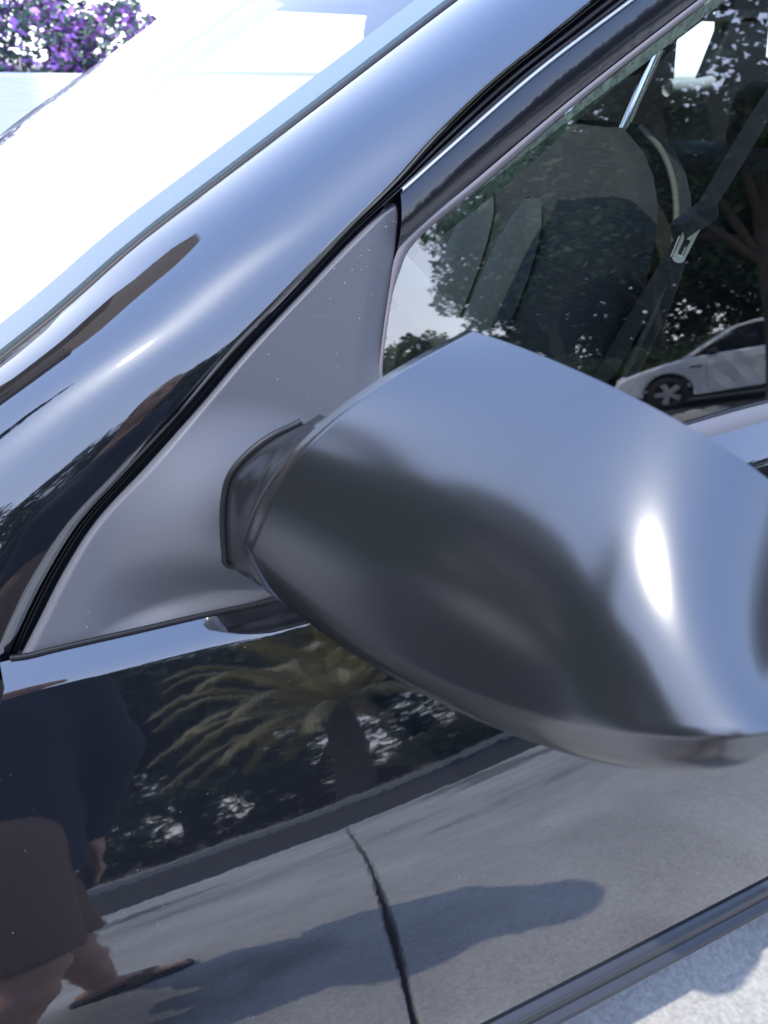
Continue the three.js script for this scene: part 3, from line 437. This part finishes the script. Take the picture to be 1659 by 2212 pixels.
copy(T1, [17.5, 0, 23], 5.8, 'dense dark tree across the road, over the bright shrubs', 0.9);
copy(T2, [12.2, 0, 16.2], 0.7, 'broad tree across the road over the bright shrubs', 1.05);
const kerbBlobs = [[0, 0.7, 0, 1.1, 0.75, 0.7], [0.9, 0.55, 0.2, 0.8, 0.6, 0.6], [-0.9, 0.6, -0.1, 0.8, 0.65, 0.6]];
const G1 = shrub('kerb_shrub', 'shrub behind the far kerb, backlit glow put into its light green leaves', 'shrub', [5.6, 0.1, 14.3], kerbBlobs, 2600, 0.07, 31, backlitLime, 'shrubs along the far kerb, backlit glow put into their light green leaves');
for (const [x, z, t, k] of [[7.3, 14.4, 1, 1.7], [9.3, 14.2, 2.2, 0.95], [11.2, 14.6, 0.4, 1.0], [13.2, 14.2, 3, 0.95], [15.2, 14.5, 4, 1.0], [17.4, 14.3, 5, 1.0]]) copy(G1, [x, 0.1, z], t, undefined, k);
const H1 = shrub('hedge', 'dark clipped hedge across the road behind the palm', 'hedge', [0.2, 0, 17.5], [[-1.6, 1.3, 0, 1.3, 1.5, 0.7], [0, 1.4, 0, 1.3, 1.6, 0.7], [1.6, 1.3, 0, 1.3, 1.5, 0.7]], 6500, 0.12, 41, green);
copy(H1, [-4.4, 0, 17.2], 3.1, 'dark hedge across the road, next along from the palm'); copy(H1, [-9.0, 0, 16.6], 0.2, 'dark hedge across the road near the front of the black car'); copy(H1, [-11, 0, -3.0], 1.5, 'dark hedge ahead of the black car beside the tan house'); copy(H1, [-11.8, 0, 1.6], 1.7, 'dark hedge straight ahead of the black car'); copy(H1, [-11.2, 0, 6.2], 1.4, 'dark hedge ahead of the black car on the road side'); copy(H1, [4.9, 0, 17.8], 3.0, 'dark hedge across the road between palm and bright shrubs'); copy(H1, [9.6, 0, 18.5], 0.1, 'dark hedge behind the bright shrubs'); copy(H1, [14.4, 0, 18.0], 3.3, 'dark hedge behind the slim street tree'); copy(H1, [19.0, 0, 17.4], 0.3, 'dark hedge beyond the bright shrubs, behind the white car'); copy(H1, [23.6, 0, 16.4], 3.4, 'dark hedge beyond the roof of the white car');
// palm with arching fronds
{
  const t = thing('palm_tree', 'squat palm with long arching fronds across the road', 'palm', [3.25, 0, 13.9]), r = mulberry(77), H = 3.1;
  mesh('trunk', limb([V(0, -0.1, 0), V(0.04, 1.4, 0), V(0, H, 0)], 0.34, 0.26), mBark, t);
  const mF = P({ color: lin(0.36, 0.30, 0.09), roughness: 0.7, transmission: 0.45, thickness: 0 });
  const frond = (L, up, seed) => {
    const rr = mulberry(seed), p = [], ix = [], c = new THREE.QuadraticBezierCurve3(V(0.1, 0, 0), V(L * 0.55, L * up * 0.9, 0), V(L, L * (up * 0.95 - 0.42), 0));
    for (let i = 1; i <= 46; i++) { const s = i / 47, q0 = c.getPoint(s), tg = c.getTangent(s), l = 0.52 * L / 2.4 * Math.pow(Math.sin(Math.PI * Math.min(0.97, 0.12 + s * 0.86)), 0.6); for (const sd of [-1, 1]) { const dir = V(tg.x * 1.1, tg.y * 1.1 - 0.15 - 0.2 * rr(), sd * 0.62).normalize(), e = q0.clone().addScaledVector(dir, l), w = tg.clone().multiplyScalar(0.030), o = p.length / 3; for (const v of [q0.clone().sub(w), q0.clone().add(w), e]) p.push(v.x, v.y, v.z); ix.push(o, o + 1, o + 2); } }
    const g = new THREE.BufferGeometry(); g.setAttribute('position', new THREE.Float32BufferAttribute(p, 3)); g.setIndex(ix); const st = tube([0, 0.25, 0.5, 0.75, 1].map((s) => c.getPoint(s)), 0.022, 10, 5).deleteAttribute('uv'); g.computeVertexNormals(); const m = mergeGeometries([g, st]); return m;
  };
  const kinds = [frond(3.0, 0.15, 1), frond(3.1, 0.42, 2), frond(3.0, 0.75, 3), frond(2.6, 1.15, 4)];
  for (let k = 0; k < 44; k++) { const f = mesh('frond', kinds[Math.floor(k / 11)], mF, t); f.position.y = H + 0.05 + 0.2 * Math.floor(k / 11) / 3; f.rotation.y = (k % 11) / 11 * 6.283 + r() * 0.4 + Math.floor(k / 11) * 0.3; }
}
// verge with stones beside the white car
{
  const mV = P({ roughness: 1, map: tex(512, 1.5, (x, y) => { const a = fbm(nz, x, y, 10, 5); return [0.42 + 0.3 * (a - 0.5), 0.42 + 0.26 * (a - 0.5), 0.30 + 0.2 * (a - 0.5)]; }) });
  structure('verge', slab('v', [[5.25, 3.6], [40, 3.6], [40, 5.9], [13, 7.4], [6.4, 7.4], [5.25, 5.9]], -0.1, 0.02, mV), mV, 'dry planted verge with stones');
  const r = mulberry(5), mR = [lin(0.30, 0.28, 0.25), lin(0.22, 0.21, 0.20), lin(0.36, 0.33, 0.28)].map((c) => P({ color: c, roughness: 0.95 }));
  for (let i = 0; i < 26; i++) { const g = new THREE.IcosahedronGeometry(1, 2), p = g.attributes.position, k = 0.07 + 0.12 * r(); for (let j = 0; j < p.count; j++) { const f = 0.75 + 0.5 * nz(p.getX(j) * 1.5 + i * 3 + 9, p.getY(j) * 1.5 + p.getZ(j) * 1.3 + 9); p.setXYZ(j, p.getX(j) * f * k * 1.3, p.getY(j) * f * k * 0.7, p.getZ(j) * f * k); } const m = mergeVertices(g.deleteAttribute('normal').deleteAttribute('uv')); m.computeVertexNormals(); const o = tag(mesh('garden_stone', m, mR[i % 3]), 'rounded stone lying on the verge before the white car', 'stone', 'stones on the verge'); o.position.set(6.2 + 3.2 * r(), 0.04, 5.6 + 1.6 * r()); }
}
// ------------------------------------------------------------------ the white car
{
  const W = 1.86, X0 = 6.35, Z0 = 6.85, c = thing('white_car', 'white car parked at the roadside with dark windows and five spoke wheels', 'car', [8.78, -0.06, 10.04], 0.74);
  const mW = P({ color: lin(0.72, 0.73, 0.74), roughness: 0.25, clearcoat: 1, clearcoatRoughness: 0.03 }), mD = P({ color: lin(0.012, 0.013, 0.015), roughness: 0.08, ior: 1.6 }), mT = P({ color: lin(0.02, 0.02, 0.022), roughness: 0.5 });
  const arch = (s, cx, r) => s.absarc(cx, 0.33, r, 0, Math.PI, false);
  const s = new THREE.Shape(); s.moveTo(0.10, 0.26); s.lineTo(0.02, 0.45); s.bezierCurveTo(0.02, 0.62, 0.10, 0.72, 0.30, 0.78); s.bezierCurveTo(0.7, 0.90, 1.05, 0.97, 1.30, 1.0); s.lineTo(3.9, 1.06); s.bezierCurveTo(4.4, 1.06, 4.66, 0.98, 4.68, 0.8); s.lineTo(4.62, 0.3); s.lineTo(4.2, 0.24); s.absarc(3.80, 0.33, 0.39, -0.1, Math.PI + 0.1, false); s.lineTo(1.3, 0.22); s.absarc(0.90, 0.33, 0.39, -0.2, Math.PI + 0.1, false); s.closePath();
  const e = new THREE.ExtrudeGeometry(s, { depth: W - 0.16, bevelEnabled: true, bevelSize: 0.05, bevelThickness: 0.08, bevelOffset: -0.05, bevelSegments: 4, curveSegments: 20 }); e.translate(0, 0, 0.08);
  const body = mesh('body', toCreasedNormals(e, 0.6), mW, c);
  const cab = (pts, m, name, inset, par) => { const q2 = new THREE.Shape(); pts.forEach(([x, y], i) => (i ? q2.lineTo(x, y) : q2.moveTo(x, y))); q2.closePath(); const g = new THREE.ExtrudeGeometry(q2, { depth: W - 2 * inset, bevelEnabled: true, bevelSize: 0.02, bevelThickness: 0.03, bevelOffset: -0.02, bevelSegments: 2 }); g.translate(0, 0, inset); const p = g.attributes.position; for (let i = 0; i < p.count; i++) { const k = clamp((p.getY(i) - 1.0) / 0.5); p.setZ(i, W / 2 + (p.getZ(i) - W / 2) * (1 - 0.22 * k)); } g.computeVertexNormals(); return mesh(name, toCreasedNormals(g, 0.5), m, par); };
  cab([[1.36, 0.98], [2.05, 1.40], [2.30, 1.46], [3.2, 1.44], [3.9, 1.15], [4.2, 1.0]], mD, 'side_glass', 0.085, c);
  cab([[1.12, 0.97], [1.30, 0.99], [2.02, 1.435], [2.3, 1.485], [3.2, 1.465], [4.3, 1.05], [4.35, 1.0], [4.5, 1.03], [3.25, 1.52], [2.3, 1.545], [1.95, 1.475]], mW, 'roof', 0.06, c);
  for (const [x, z] of [[0.90, 0.10], [3.80, 0.10]]) { wheelInto(c, x, 0.33, z, 0.335, -1); }
  for (const [x, z] of [[0.90, W - 0.1], [3.80, W - 0.1]]) wheelInto(c, x, 0.33, z, 0.335, 1);
  mesh('sill_trim', box(2.3, 0.10, 0.05, 2.35, 0.235, 0.05, 0.02), mT, c);
  mesh('door_mirror', box(0.16, 0.12, 0.2, 1.62, 1.05, -0.07, 0.05), mD, c);
  mesh('fender_vent', box(0.20, 0.035, 0.03, 1.36, 0.80, 0.005, 0.012), mT, c);
  mesh('door_gap', box(0.008, 0.62, 0.012, 1.52, 0.66, 0.004, 0.003), mT, c); mesh('door_gap', box(0.008, 0.66, 0.012, 2.62, 0.68, 0.004, 0.003), mT, c);
  for (const z of [0.18, W - 0.18]) mesh('headlight', box(0.26, 0.09, 0.2, 0.22, 0.70, z, 0.04), P({ color: lin(0.6, 0.62, 0.65), roughness: 0.1 }), c);
  mesh('underbody', box(4.1, 0.12, 1.5, 2.35, 0.26, W / 2, 0.03), mT, c);
  mesh('door_handle', box(0.2, 0.03, 0.03, 2.35, 0.86, 0.0, 0.01), mW, c);
}
// ------------------------------------------------------------------ ahead of the car and on its far side: what pillar and windscreen mirror
tree('tall broad tree ahead of the black car on the road side', [-7.6, 0, 9.6], 6.4, 2.8, 53, 9000, 0.11, green, undefined, 0.25);
tree('low bushy tree beside the driveway, ahead of the black car', [-9.5, 0, 5.6], 6.6, 2.6, 57, 8000, 0.12, green, undefined, 0.2);
tree('leaning tree ahead of the black car near the house', [-10.5, 0, 1.2], 6.5, 2.8, 61, 8000, 0.12, green, undefined, 0.2);
{ // tall cypress
  const t = thing('cypress_tree', 'tall narrow dark cypress ahead of the black car', 'tree', [-5.6, 0, -0.4]); mesh('trunk', limb([V(0, -0.1, 0), V(0.03, 3, 0), V(0, 8.6, 0)], 0.16, 0.02), mBark, t);
  const b = []; for (let k = 0; k < 14; k++) { const s = k / 13; b.push([0, lerp(0.8, 8.4, s), 0, lerp(0.75, 0.16, s ** 1.4), 0.5, lerp(0.75, 0.16, s ** 1.4)]); } mesh('crown', leaves(6500, b, 0.10, 63, green), mLeafPlain, t);
}
{ // house with a two storey tan block and a pale wing under barrel tiles
  const h = thing('tan_house', 'tan two storey house with a pale tiled garage ahead of the black car', 'house', [0, 0, 0]);
  const mTan = P({ roughness: 0.95, color: lin(0.36, 0.27, 0.19), bumpMap: mConcrete.bumpMap, bumpScale: 0.004 }), mPale = P({ roughness: 0.95, color: lin(0.72, 0.70, 0.66) }), mTile = P({ color: lin(0.34, 0.33, 0.31), roughness: 0.85 }), mWin = P({ color: lin(0.015, 0.018, 0.02), roughness: 0.05, ior: 1.6 }), mTrim = P({ color: lin(0.06, 0.05, 0.045), roughness: 0.7 });
  mesh('main_wall', box(6.6, 6.0, 1.7, -6.9, 2.9, -5.45, 0.03), mTan, h);
  const wn = (x, y, w, hh) => { const f = mesh('window', box(w + 0.16, hh + 0.16, 0.10, x, y, -4.58, 0.02), mTrim, h); mesh('pane', box(w, hh, 0.04, x, y, -4.53, 0.005), mWin, f); mesh('sill', box(w + 0.3, 0.08, 0.2, x, y - hh / 2 - 0.12, -4.50, 0.02), mTan, f); };
  wn(-4.4, 4.3, 1.3, 1.3); wn(-6.9, 4.3, 1.3, 1.3); wn(-4.6, 1.4, 1.9, 1.7); wn(-7.4, 1.4, 1.6, 1.4);
  mesh('main_roof', (() => { const g = new THREE.ConeGeometry(5.4, 1.5, 4); g.rotateY(Math.PI / 4); g.scale(0.9, 0.8, 0.34); g.translate(-6.9, 6.5, -5.45); return g; })(), mTile, h);
  mesh('upper_storey', box(1.5, 1.9, 1.2, -2.95, 5.35, -5.4, 0.03), mTan, h);
  mesh('wing_wall', box(2.0, 2.3, 5, -3.0, 1.05, -12.0, 0.03), mPale, h);
  // hip roof of the wing, laid with rows of barrel tiles
  const E = [[-4.1, 2.2, -9.1], [-1.75, 2.2, -9.1], [-1.75, 2.2, -15], [-4.1, 2.2, -15]].map((p) => V(...p)), R1 = V(-2.95, 3.2, -10.5), R2 = V(-2.95, 3.2, -13.6);
  const slope = (a, b, c, d, n) => { const gs = []; for (let i = 0; i < n; i++) { const s = (i + 0.5) / n, p0 = a.clone().lerp(b, s), p1 = d.clone().lerp(c, s); gs.push(limb([p0, p0.clone().lerp(p1, 0.5), p1], 0.085, c === d ? 0.03 : 0.085)); } return mergeGeometries(gs); };
  const wr = mesh('wing_roof', grid([[E[0], E[1]], [R1, R1.clone().add(V(0.001, 0, 0))]]), mTile, h);
  mesh('roof_slope', grid([[E[1], E[2]], [R1, R2]]), mTile, wr); mesh('roof_slope', grid([[E[3], E[0]], [R2, R1]]), mTile, wr);
  let o = mesh('barrel_tiles', slope(E[0], E[1], R1, R1, 12), mTile, wr); o.userData.kind = 'stuff'; o = mesh('barrel_tiles', slope(E[1], E[2], R2, R1, 26), mTile, wr); o.userData.kind = 'stuff';
  mesh('fascia', box(2.4, 0.14, 0.06, -2.92, 2.12, -9.1, 0.01), mTrim, h); mesh('fascia', box(0.06, 0.14, 5.9, -1.77, 2.12, -12.05, 0.01), mTrim, h);
}
tag(mesh('added_white_wall', box(11.5, 1.34, 0.18, 4.05, 0.57, -6.0, 0.02), P({ color: lin(0.84, 0.83, 0.80), roughness: 0.95, bumpMap: mConcrete.bumpMap, bumpScale: 0.003 })), 'added white wall beyond the far side of the black car, whitening the view through its windscreen', 'wall');  // wall added so the view through the windscreen turns white
const purple = (r) => { const k = 0.6 + 0.8 * r(); return r() < 0.42 ? [0.42 * k, 0.18 * k, 0.58 * k] : [0.10 * k, 0.17 * k, 0.11 * k]; };
const B1 = shrub('flowering_shrub', 'purple flowering shrub spilling over the added white wall', 'shrub', [0.4, 0, -6.75], [[-0.9, 1.1, 0, 0.8, 0.8, 0.55], [-0.1, 1.15, 0.05, 0.65, 0.85, 0.6], [0.62, 1.2, 0.0, 0.5, 0.6, 0.5]], 18000, 0.036, 71, purple);


// ------------------------------------------------------------------ the person taking the picture, mirrored in the door
function nets(field, lo, hi, cell) {                          // naive surface nets: skin of field < 0
  const n = [0, 1, 2].map((k) => Math.ceil((hi[k] - lo[k]) / cell) + 2), [nx, ny, nz3] = n, F3 = new Float32Array(nx * ny * nz3), id = (i, j, k) => i + nx * (j + ny * k);
  for (let k = 0; k < nz3; k++) for (let j = 0; j < ny; j++) for (let i = 0; i < nx; i++) F3[id(i, j, k)] = field(lo[0] + i * cell, lo[1] + j * cell, lo[2] + k * cell);
  const vid = new Int32Array(nx * ny * nz3).fill(-1), p = [], ix = [];
  for (let k = 0; k < nz3 - 1; k++) for (let j = 0; j < ny - 1; j++) for (let i = 0; i < nx - 1; i++) {
    let m = 0, sx = 0, sy = 0, sz = 0, c = 0; const v = []; for (let b = 0; b < 8; b++) { v.push(F3[id(i + (b & 1), j + (b >> 1 & 1), k + (b >> 2))]); if (v[b] < 0) m++; }
    if (m === 0 || m === 8) continue;
    for (const [a, b] of [[0, 1], [2, 3], [4, 5], [6, 7], [0, 2], [1, 3], [4, 6], [5, 7], [0, 4], [1, 5], [2, 6], [3, 7]]) if (v[a] < 0 !== v[b] < 0) { const t = v[a] / (v[a] - v[b]); sx += lerp(a & 1, b & 1, t); sy += lerp(a >> 1 & 1, b >> 1 & 1, t); sz += lerp(a >> 2, b >> 2, t); c++; }
    vid[id(i, j, k)] = p.length / 3; p.push(lo[0] + (i + sx / c) * cell, lo[1] + (j + sy / c) * cell, lo[2] + (k + sz / c) * cell);
  }
  const quad = (a, b, c, d, f) => { if (a < 0 || b < 0 || c < 0 || d < 0) return; f ? ix.push(a, b, c, a, c, d) : ix.push(a, c, b, a, d, c); };
  for (let k = 1; k < nz3 - 1; k++) for (let j = 1; j < ny - 1; j++) for (let i = 1; i < nx - 1; i++) {
    const o = F3[id(i, j, k)] < 0;
    if (o !== F3[id(i + 1, j, k)] < 0) quad(vid[id(i, j - 1, k - 1)], vid[id(i, j, k - 1)], vid[id(i, j, k)], vid[id(i, j - 1, k)], o);
    if (o !== F3[id(i, j + 1, k)] < 0) quad(vid[id(i - 1, j, k - 1)], vid[id(i - 1, j, k)], vid[id(i, j, k)], vid[id(i, j, k - 1)], o);
    if (o !== F3[id(i, j, k + 1)] < 0) quad(vid[id(i - 1, j - 1, k)], vid[id(i, j - 1, k)], vid[id(i, j, k)], vid[id(i - 1, j, k)], o);
  }
  const g = new THREE.BufferGeometry(); g.setAttribute('position', new THREE.Float32BufferAttribute(p, 3)); g.setIndex(ix); g.computeVertexNormals(); return g;
}
function bonesField(bones, k) {                               // bones: [[ax,ay,az,ra],[bx,by,bz,rb], flatten?]
  const B = bones.map(([a, b]) => { const d = [b[0] - a[0], b[1] - a[1], b[2] - a[2]]; return [a, b, d, d[0] * d[0] + d[1] * d[1] + d[2] * d[2] + 1e-9]; });
  return (x, y, z) => { let r = 1; for (const [a, b, d, l] of B) { const px2 = x - a[0], py = y - a[1], pz = z - a[2], t = clamp((px2 * d[0] + py * d[1] + pz * d[2]) / l), q2 = Math.hypot(px2 - d[0] * t, py - d[1] * t, pz - d[2] * t) - lerp(a[3], b[3], t); const h = Math.max(k - Math.abs(r - q2), 0) / k; r = Math.min(r, q2) - h * h * k * 0.25; } return r; };
}
{
  const person = thing('person', 'person in dark shirt, brown shorts and sandals standing beside the black car', 'person', [0.04, 0, 0]);
  const skinM = P({ color: lin(0.42, 0.25, 0.17), roughness: 0.55 }), shirtM = P({ color: lin(0.010, 0.014, 0.03), roughness: 0.9, sheen: 0.2 }), shortM = P({ color: lin(0.16, 0.10, 0.065), roughness: 0.95 }), soleM = P({ color: lin(0.02, 0.02, 0.022), roughness: 0.7 }), strapM = P({ color: lin(0.12, 0.075, 0.045), roughness: 0.7 }), hairM = P({ color: lin(0.02, 0.014, 0.01), roughness: 0.7 });
  const hipL = [-0.30, 0.90, 1.10], hipR = [-0.33, 0.90, 1.30], kneeL = [-0.27, 0.49, 1.02], kneeR = [-0.25, 0.49, 1.34], ankL = [-0.36, 0.09, 1.00], ankR = [-0.20, 0.09, 1.38];
  const neck = [-0.28, 1.46, 1.12], head = [-0.24, 1.62, 1.08], shL = [-0.14, 1.40, 1.06], shR = [-0.42, 1.40, 1.20], elL = [-0.08, 1.12, 1.22], elR = [-0.52, 1.13, 1.30], wrL = [-0.16, 0.90, 1.36], wrR = [-0.50, 0.89, 1.26];
  const b = (p, r) => [...p, r], mid2 = (p, q2, t) => p.map((v, i) => lerp(v, q2[i], t));
  const pelvis = [-0.315, 0.96, 1.20], chest = [-0.29, 1.26, 1.13];
  const footDir = (a, ang) => [a[0] + Math.cos(ang) * 0.16, 0.035, a[2] + Math.sin(ang) * 0.16];
  const toeL = footDir(ankL, -1.2), toeR = footDir(ankR, -0.15);
  const skinBones = [[b(hipL, 0.085), b(kneeL, 0.058)], [b(hipR, 0.085), b(kneeR, 0.058)], [b(kneeL, 0.056), b(mid2(kneeL, ankL, 0.35), 0.058)], [b(mid2(kneeL, ankL, 0.35), 0.058), b(ankL, 0.036)], [b(kneeR, 0.056), b(mid2(kneeR, ankR, 0.35), 0.058)], [b(mid2(kneeR, ankR, 0.35), 0.058), b(ankR, 0.036)],
    [b(pelvis, 0.125), b(chest, 0.14)], [b(mid2(shL, shR, 0.2), 0.08), b(mid2(shL, shR, 0.8), 0.08)], [b(chest, 0.13), b(neck, 0.06)], [b(neck, 0.056), b(head, 0.06)], [b(head, 0.085), b([head[0] + 0.01, head[1] + 0.045, head[2] - 0.01], 0.088)], [b(head, 0.06), b([head[0] + 0.03, head[1] - 0.045, head[2] - 0.055], 0.04)],
    [b(shL, 0.058), b(elL, 0.042)], [b(shR, 0.058), b(elR, 0.042)], [b(elL, 0.042), b(wrL, 0.027)], [b(elR, 0.042), b(wrR, 0.027)]];
  const g1 = nets(bonesField(skinBones, 0.035), [-0.60, 0.02, 0.55], [0.20, 1.80, 1.60], 0.013);
  const parts = [g1];
  for (const [an, ang] of [[ankL, -1.2], [ankR, -0.15]]) {     // feet with five toes
    const dx = Math.cos(ang), dz = Math.sin(ang), at = (f, sd, y) => [an[0] + dx * f - dz * sd, y, an[2] + dz * f + dx * sd], fb = [[b(at(-0.035, 0, 0.05), 0.034), b(an, 0.036)], [b(an, 0.035), b(at(0.10, -0.01, 0.05), 0.028)], [b(at(-0.03, 0, 0.045), 0.03), b(at(0.10, 0.02, 0.042), 0.024)]];
    [[-0.030, 0.185, 0.0125], [-0.010, 0.18, 0.0095], [0.006, 0.172, 0.009], [0.021, 0.162, 0.0085], [0.034, 0.148, 0.008]].forEach(([sd, f, r]) => fb.push([b(at(0.11, sd * 0.75, 0.043), 0.016), b(at(f, sd, 0.033), r)]));
    const c = at(0.07, 0, 0.07); parts.push(nets(bonesField(fb, 0.012), [c[0] - 0.19, 0.012, c[2] - 0.19], [c[0] + 0.19, 0.16, c[2] + 0.19], 0.005));
  }
  for (const w of [wrL, wrR]) { // hands hang open by the thighs
    const pt2 = (u, v, z2) => [w[0] + u, w[1] - v, w[2] + z2], fb = [[b(w, 0.026), b(pt2(0, 0.06, -0.01), 0.024)], [b(pt2(0, 0.05, 0.018), 0.016), b(pt2(0, 0.09, 0.022), 0.013)], [b(pt2(0, 0.05, -0.03), 0.016), b(pt2(0, 0.09, -0.032), 0.013)]];
    for (let k = 0; k < 4; k++) { const z2 = -0.034 + k * 0.020, l = [0.072, 0.08, 0.075, 0.06][k]; fb.push([b(pt2(0, 0.085, z2), 0.0095), b(pt2(0.006, 0.085 + l * 0.5, z2), 0.009)], [b(pt2(0.006, 0.085 + l * 0.5, z2), 0.009), b(pt2(-0.006, 0.085 + l, z2), 0.0075)]); }
    fb.push([b(pt2(0, 0.03, -0.03), 0.013), b(pt2(0.012, 0.065, -0.055), 0.011)], [b(pt2(0.012, 0.065, -0.055), 0.0105), b(pt2(0.010, 0.095, -0.060), 0.009)]);
    parts.push(nets(bonesField(fb, 0.008), [w[0] - 0.06, w[1] - 0.20, w[2] - 0.10], [w[0] + 0.06, w[1] + 0.03, w[2] + 0.08], 0.0034));
  }
  // nose and ears
  for (const [o, r] of [[[0.055, -0.005, -0.095], 0.016], [[-0.07, 0.0, -0.05], 0.018], [[0.075, 0.0, 0.055], 0.018]]) { const e = new THREE.SphereGeometry(r, 10, 8).toNonIndexed(); const i2 = mergeVertices(e.deleteAttribute('uv').deleteAttribute('normal')); i2.computeVertexNormals(); i2.translate(head[0] + o[0], head[1] + o[1], head[2] + o[2]); parts.push(i2); }
  mesh('body', mergeGeometries(parts), skinM, person);
  const clip = (f, test) => (x, y, z) => Math.max(f(x, y, z), test(x, y, z));
  mesh('shirt', nets(clip(bonesField([[b([pelvis[0], 0.84, pelvis[2]], 0.158), b(pelvis, 0.15)], [b(pelvis, 0.145), b(chest, 0.165)], [b(mid2(shL, shR, 0.12), 0.10), b(mid2(shL, shR, 0.88), 0.10)], [b(chest, 0.15), b([neck[0], neck[1] - 0.06, neck[2]], 0.085)], [b(shL, 0.082), b(elL, 0.064)], [b(elL, 0.062), b(mid2(elL, wrL, 0.9), 0.044)], [b(shR, 0.082), b(elR, 0.064)], [b(elR, 0.062), b(mid2(elR, wrR, 0.86), 0.044)]], 0.04), (x, y, z) => Math.max(0.80 - y, y - 1.475)), [-0.62, 0.77, 0.60], [0.12, 1.53, 1.52], 0.013), shirtM, person);
  mesh('shorts', nets(clip(bonesField([[b(pelvis, 0.135), b([pelvis[0], 0.90, pelvis[2]], 0.14)], [b(hipL, 0.112), b(mid2(hipL, kneeL, 0.92), 0.098)], [b(hipR, 0.112), b(mid2(hipR, kneeR, 0.92), 0.098)]], 0.03), (x, y, z) => Math.max(0.535 - y, y - 1.0)), [-0.56, 0.5, 0.80], [0.0, 1.05, 1.56], 0.013), shortM, person);
  mesh('hair', nets(clip(bonesField([[b([head[0], head[1] + 0.03, head[2] + 0.01], 0.098), b([head[0] - 0.005, head[1] + 0.06, head[2] + 0.01], 0.092)]], 0.02), (x, y, z) => (x - head[0]) * 0.45 - (z - head[2]) * 0.9 - 0.035 - Math.max(0, y - head[1] - 0.06) * 1.6), [-0.42, 1.50, 0.92], [-0.06, 1.82, 1.26], 0.007), hairM, person);
  for (const sd of [-1, 1]) { const e = new THREE.SphereGeometry(0.011, 12, 8); e.translate(head[0] + 0.045 + sd * 0.027, head[1] + 0.022, head[2] - 0.074 + sd * 0.017); mesh('eye', e, P({ color: lin(0.05, 0.03, 0.02), roughness: 0.2 }), person); }
  const mo = new THREE.CapsuleGeometry(0.006, 0.03, 4, 8); mo.rotateZ(Math.PI / 2); mo.rotateY(-0.5); mo.translate(head[0] + 0.045, head[1] - 0.05, head[2] - 0.088); mesh('mouth', mo, P({ color: lin(0.28, 0.10, 0.09), roughness: 0.5 }), person);
  for (const [an, ang] of [[ankL, -1.2], [ankR, -0.15]]) {
    const so = new THREE.Shape(); so.moveTo(-0.07, -0.03); so.bezierCurveTo(-0.09, 0.0, -0.09, 0.02, -0.06, 0.038); so.bezierCurveTo(0.02, 0.04, 0.08, 0.058, 0.15, 0.05); so.bezierCurveTo(0.20, 0.03, 0.225, -0.02, 0.19, -0.046); so.bezierCurveTo(0.12, -0.06, 0.02, -0.04, -0.07, -0.03);
    const sGeo = new THREE.ExtrudeGeometry(so, { depth: 0.018, bevelEnabled: true, bevelSize: 0.003, bevelThickness: 0.003, bevelSegments: 2 }); sGeo.rotateX(Math.PI / 2); sGeo.translate(0, 0.021, 0); sGeo.rotateY(-ang); sGeo.translate(an[0], 0, an[2]);
    const sandal = thing('slide_sandal', ang < -1 ? 'brown strapped sandal on the foot pointing at the car door' : 'brown strapped sandal on the foot turned along the car', 'sandal', [0.04, 0, 0], 0, 'sandals of the person'); mesh('sole', sGeo, soleM, sandal);
    const st = []; for (let i = 0; i <= 12; i++) { const a = i / 12 * Math.PI, row = []; for (let k = 0; k <= 5; k++) { const f = lerp(0.055, 0.115, k / 5), y = 0.022 + Math.sin(a) * lerp(0.078, 0.056, k / 5), sd = -Math.cos(a) * 0.055; row.push(V(an[0] + Math.cos(ang) * f - Math.sin(ang) * sd, y, an[2] + Math.sin(ang) * f + Math.cos(ang) * sd)); } st.push(row); }
    mesh('strap', grid(st), strapM, sandal);
  }
}

renderer.render(scene, camera);
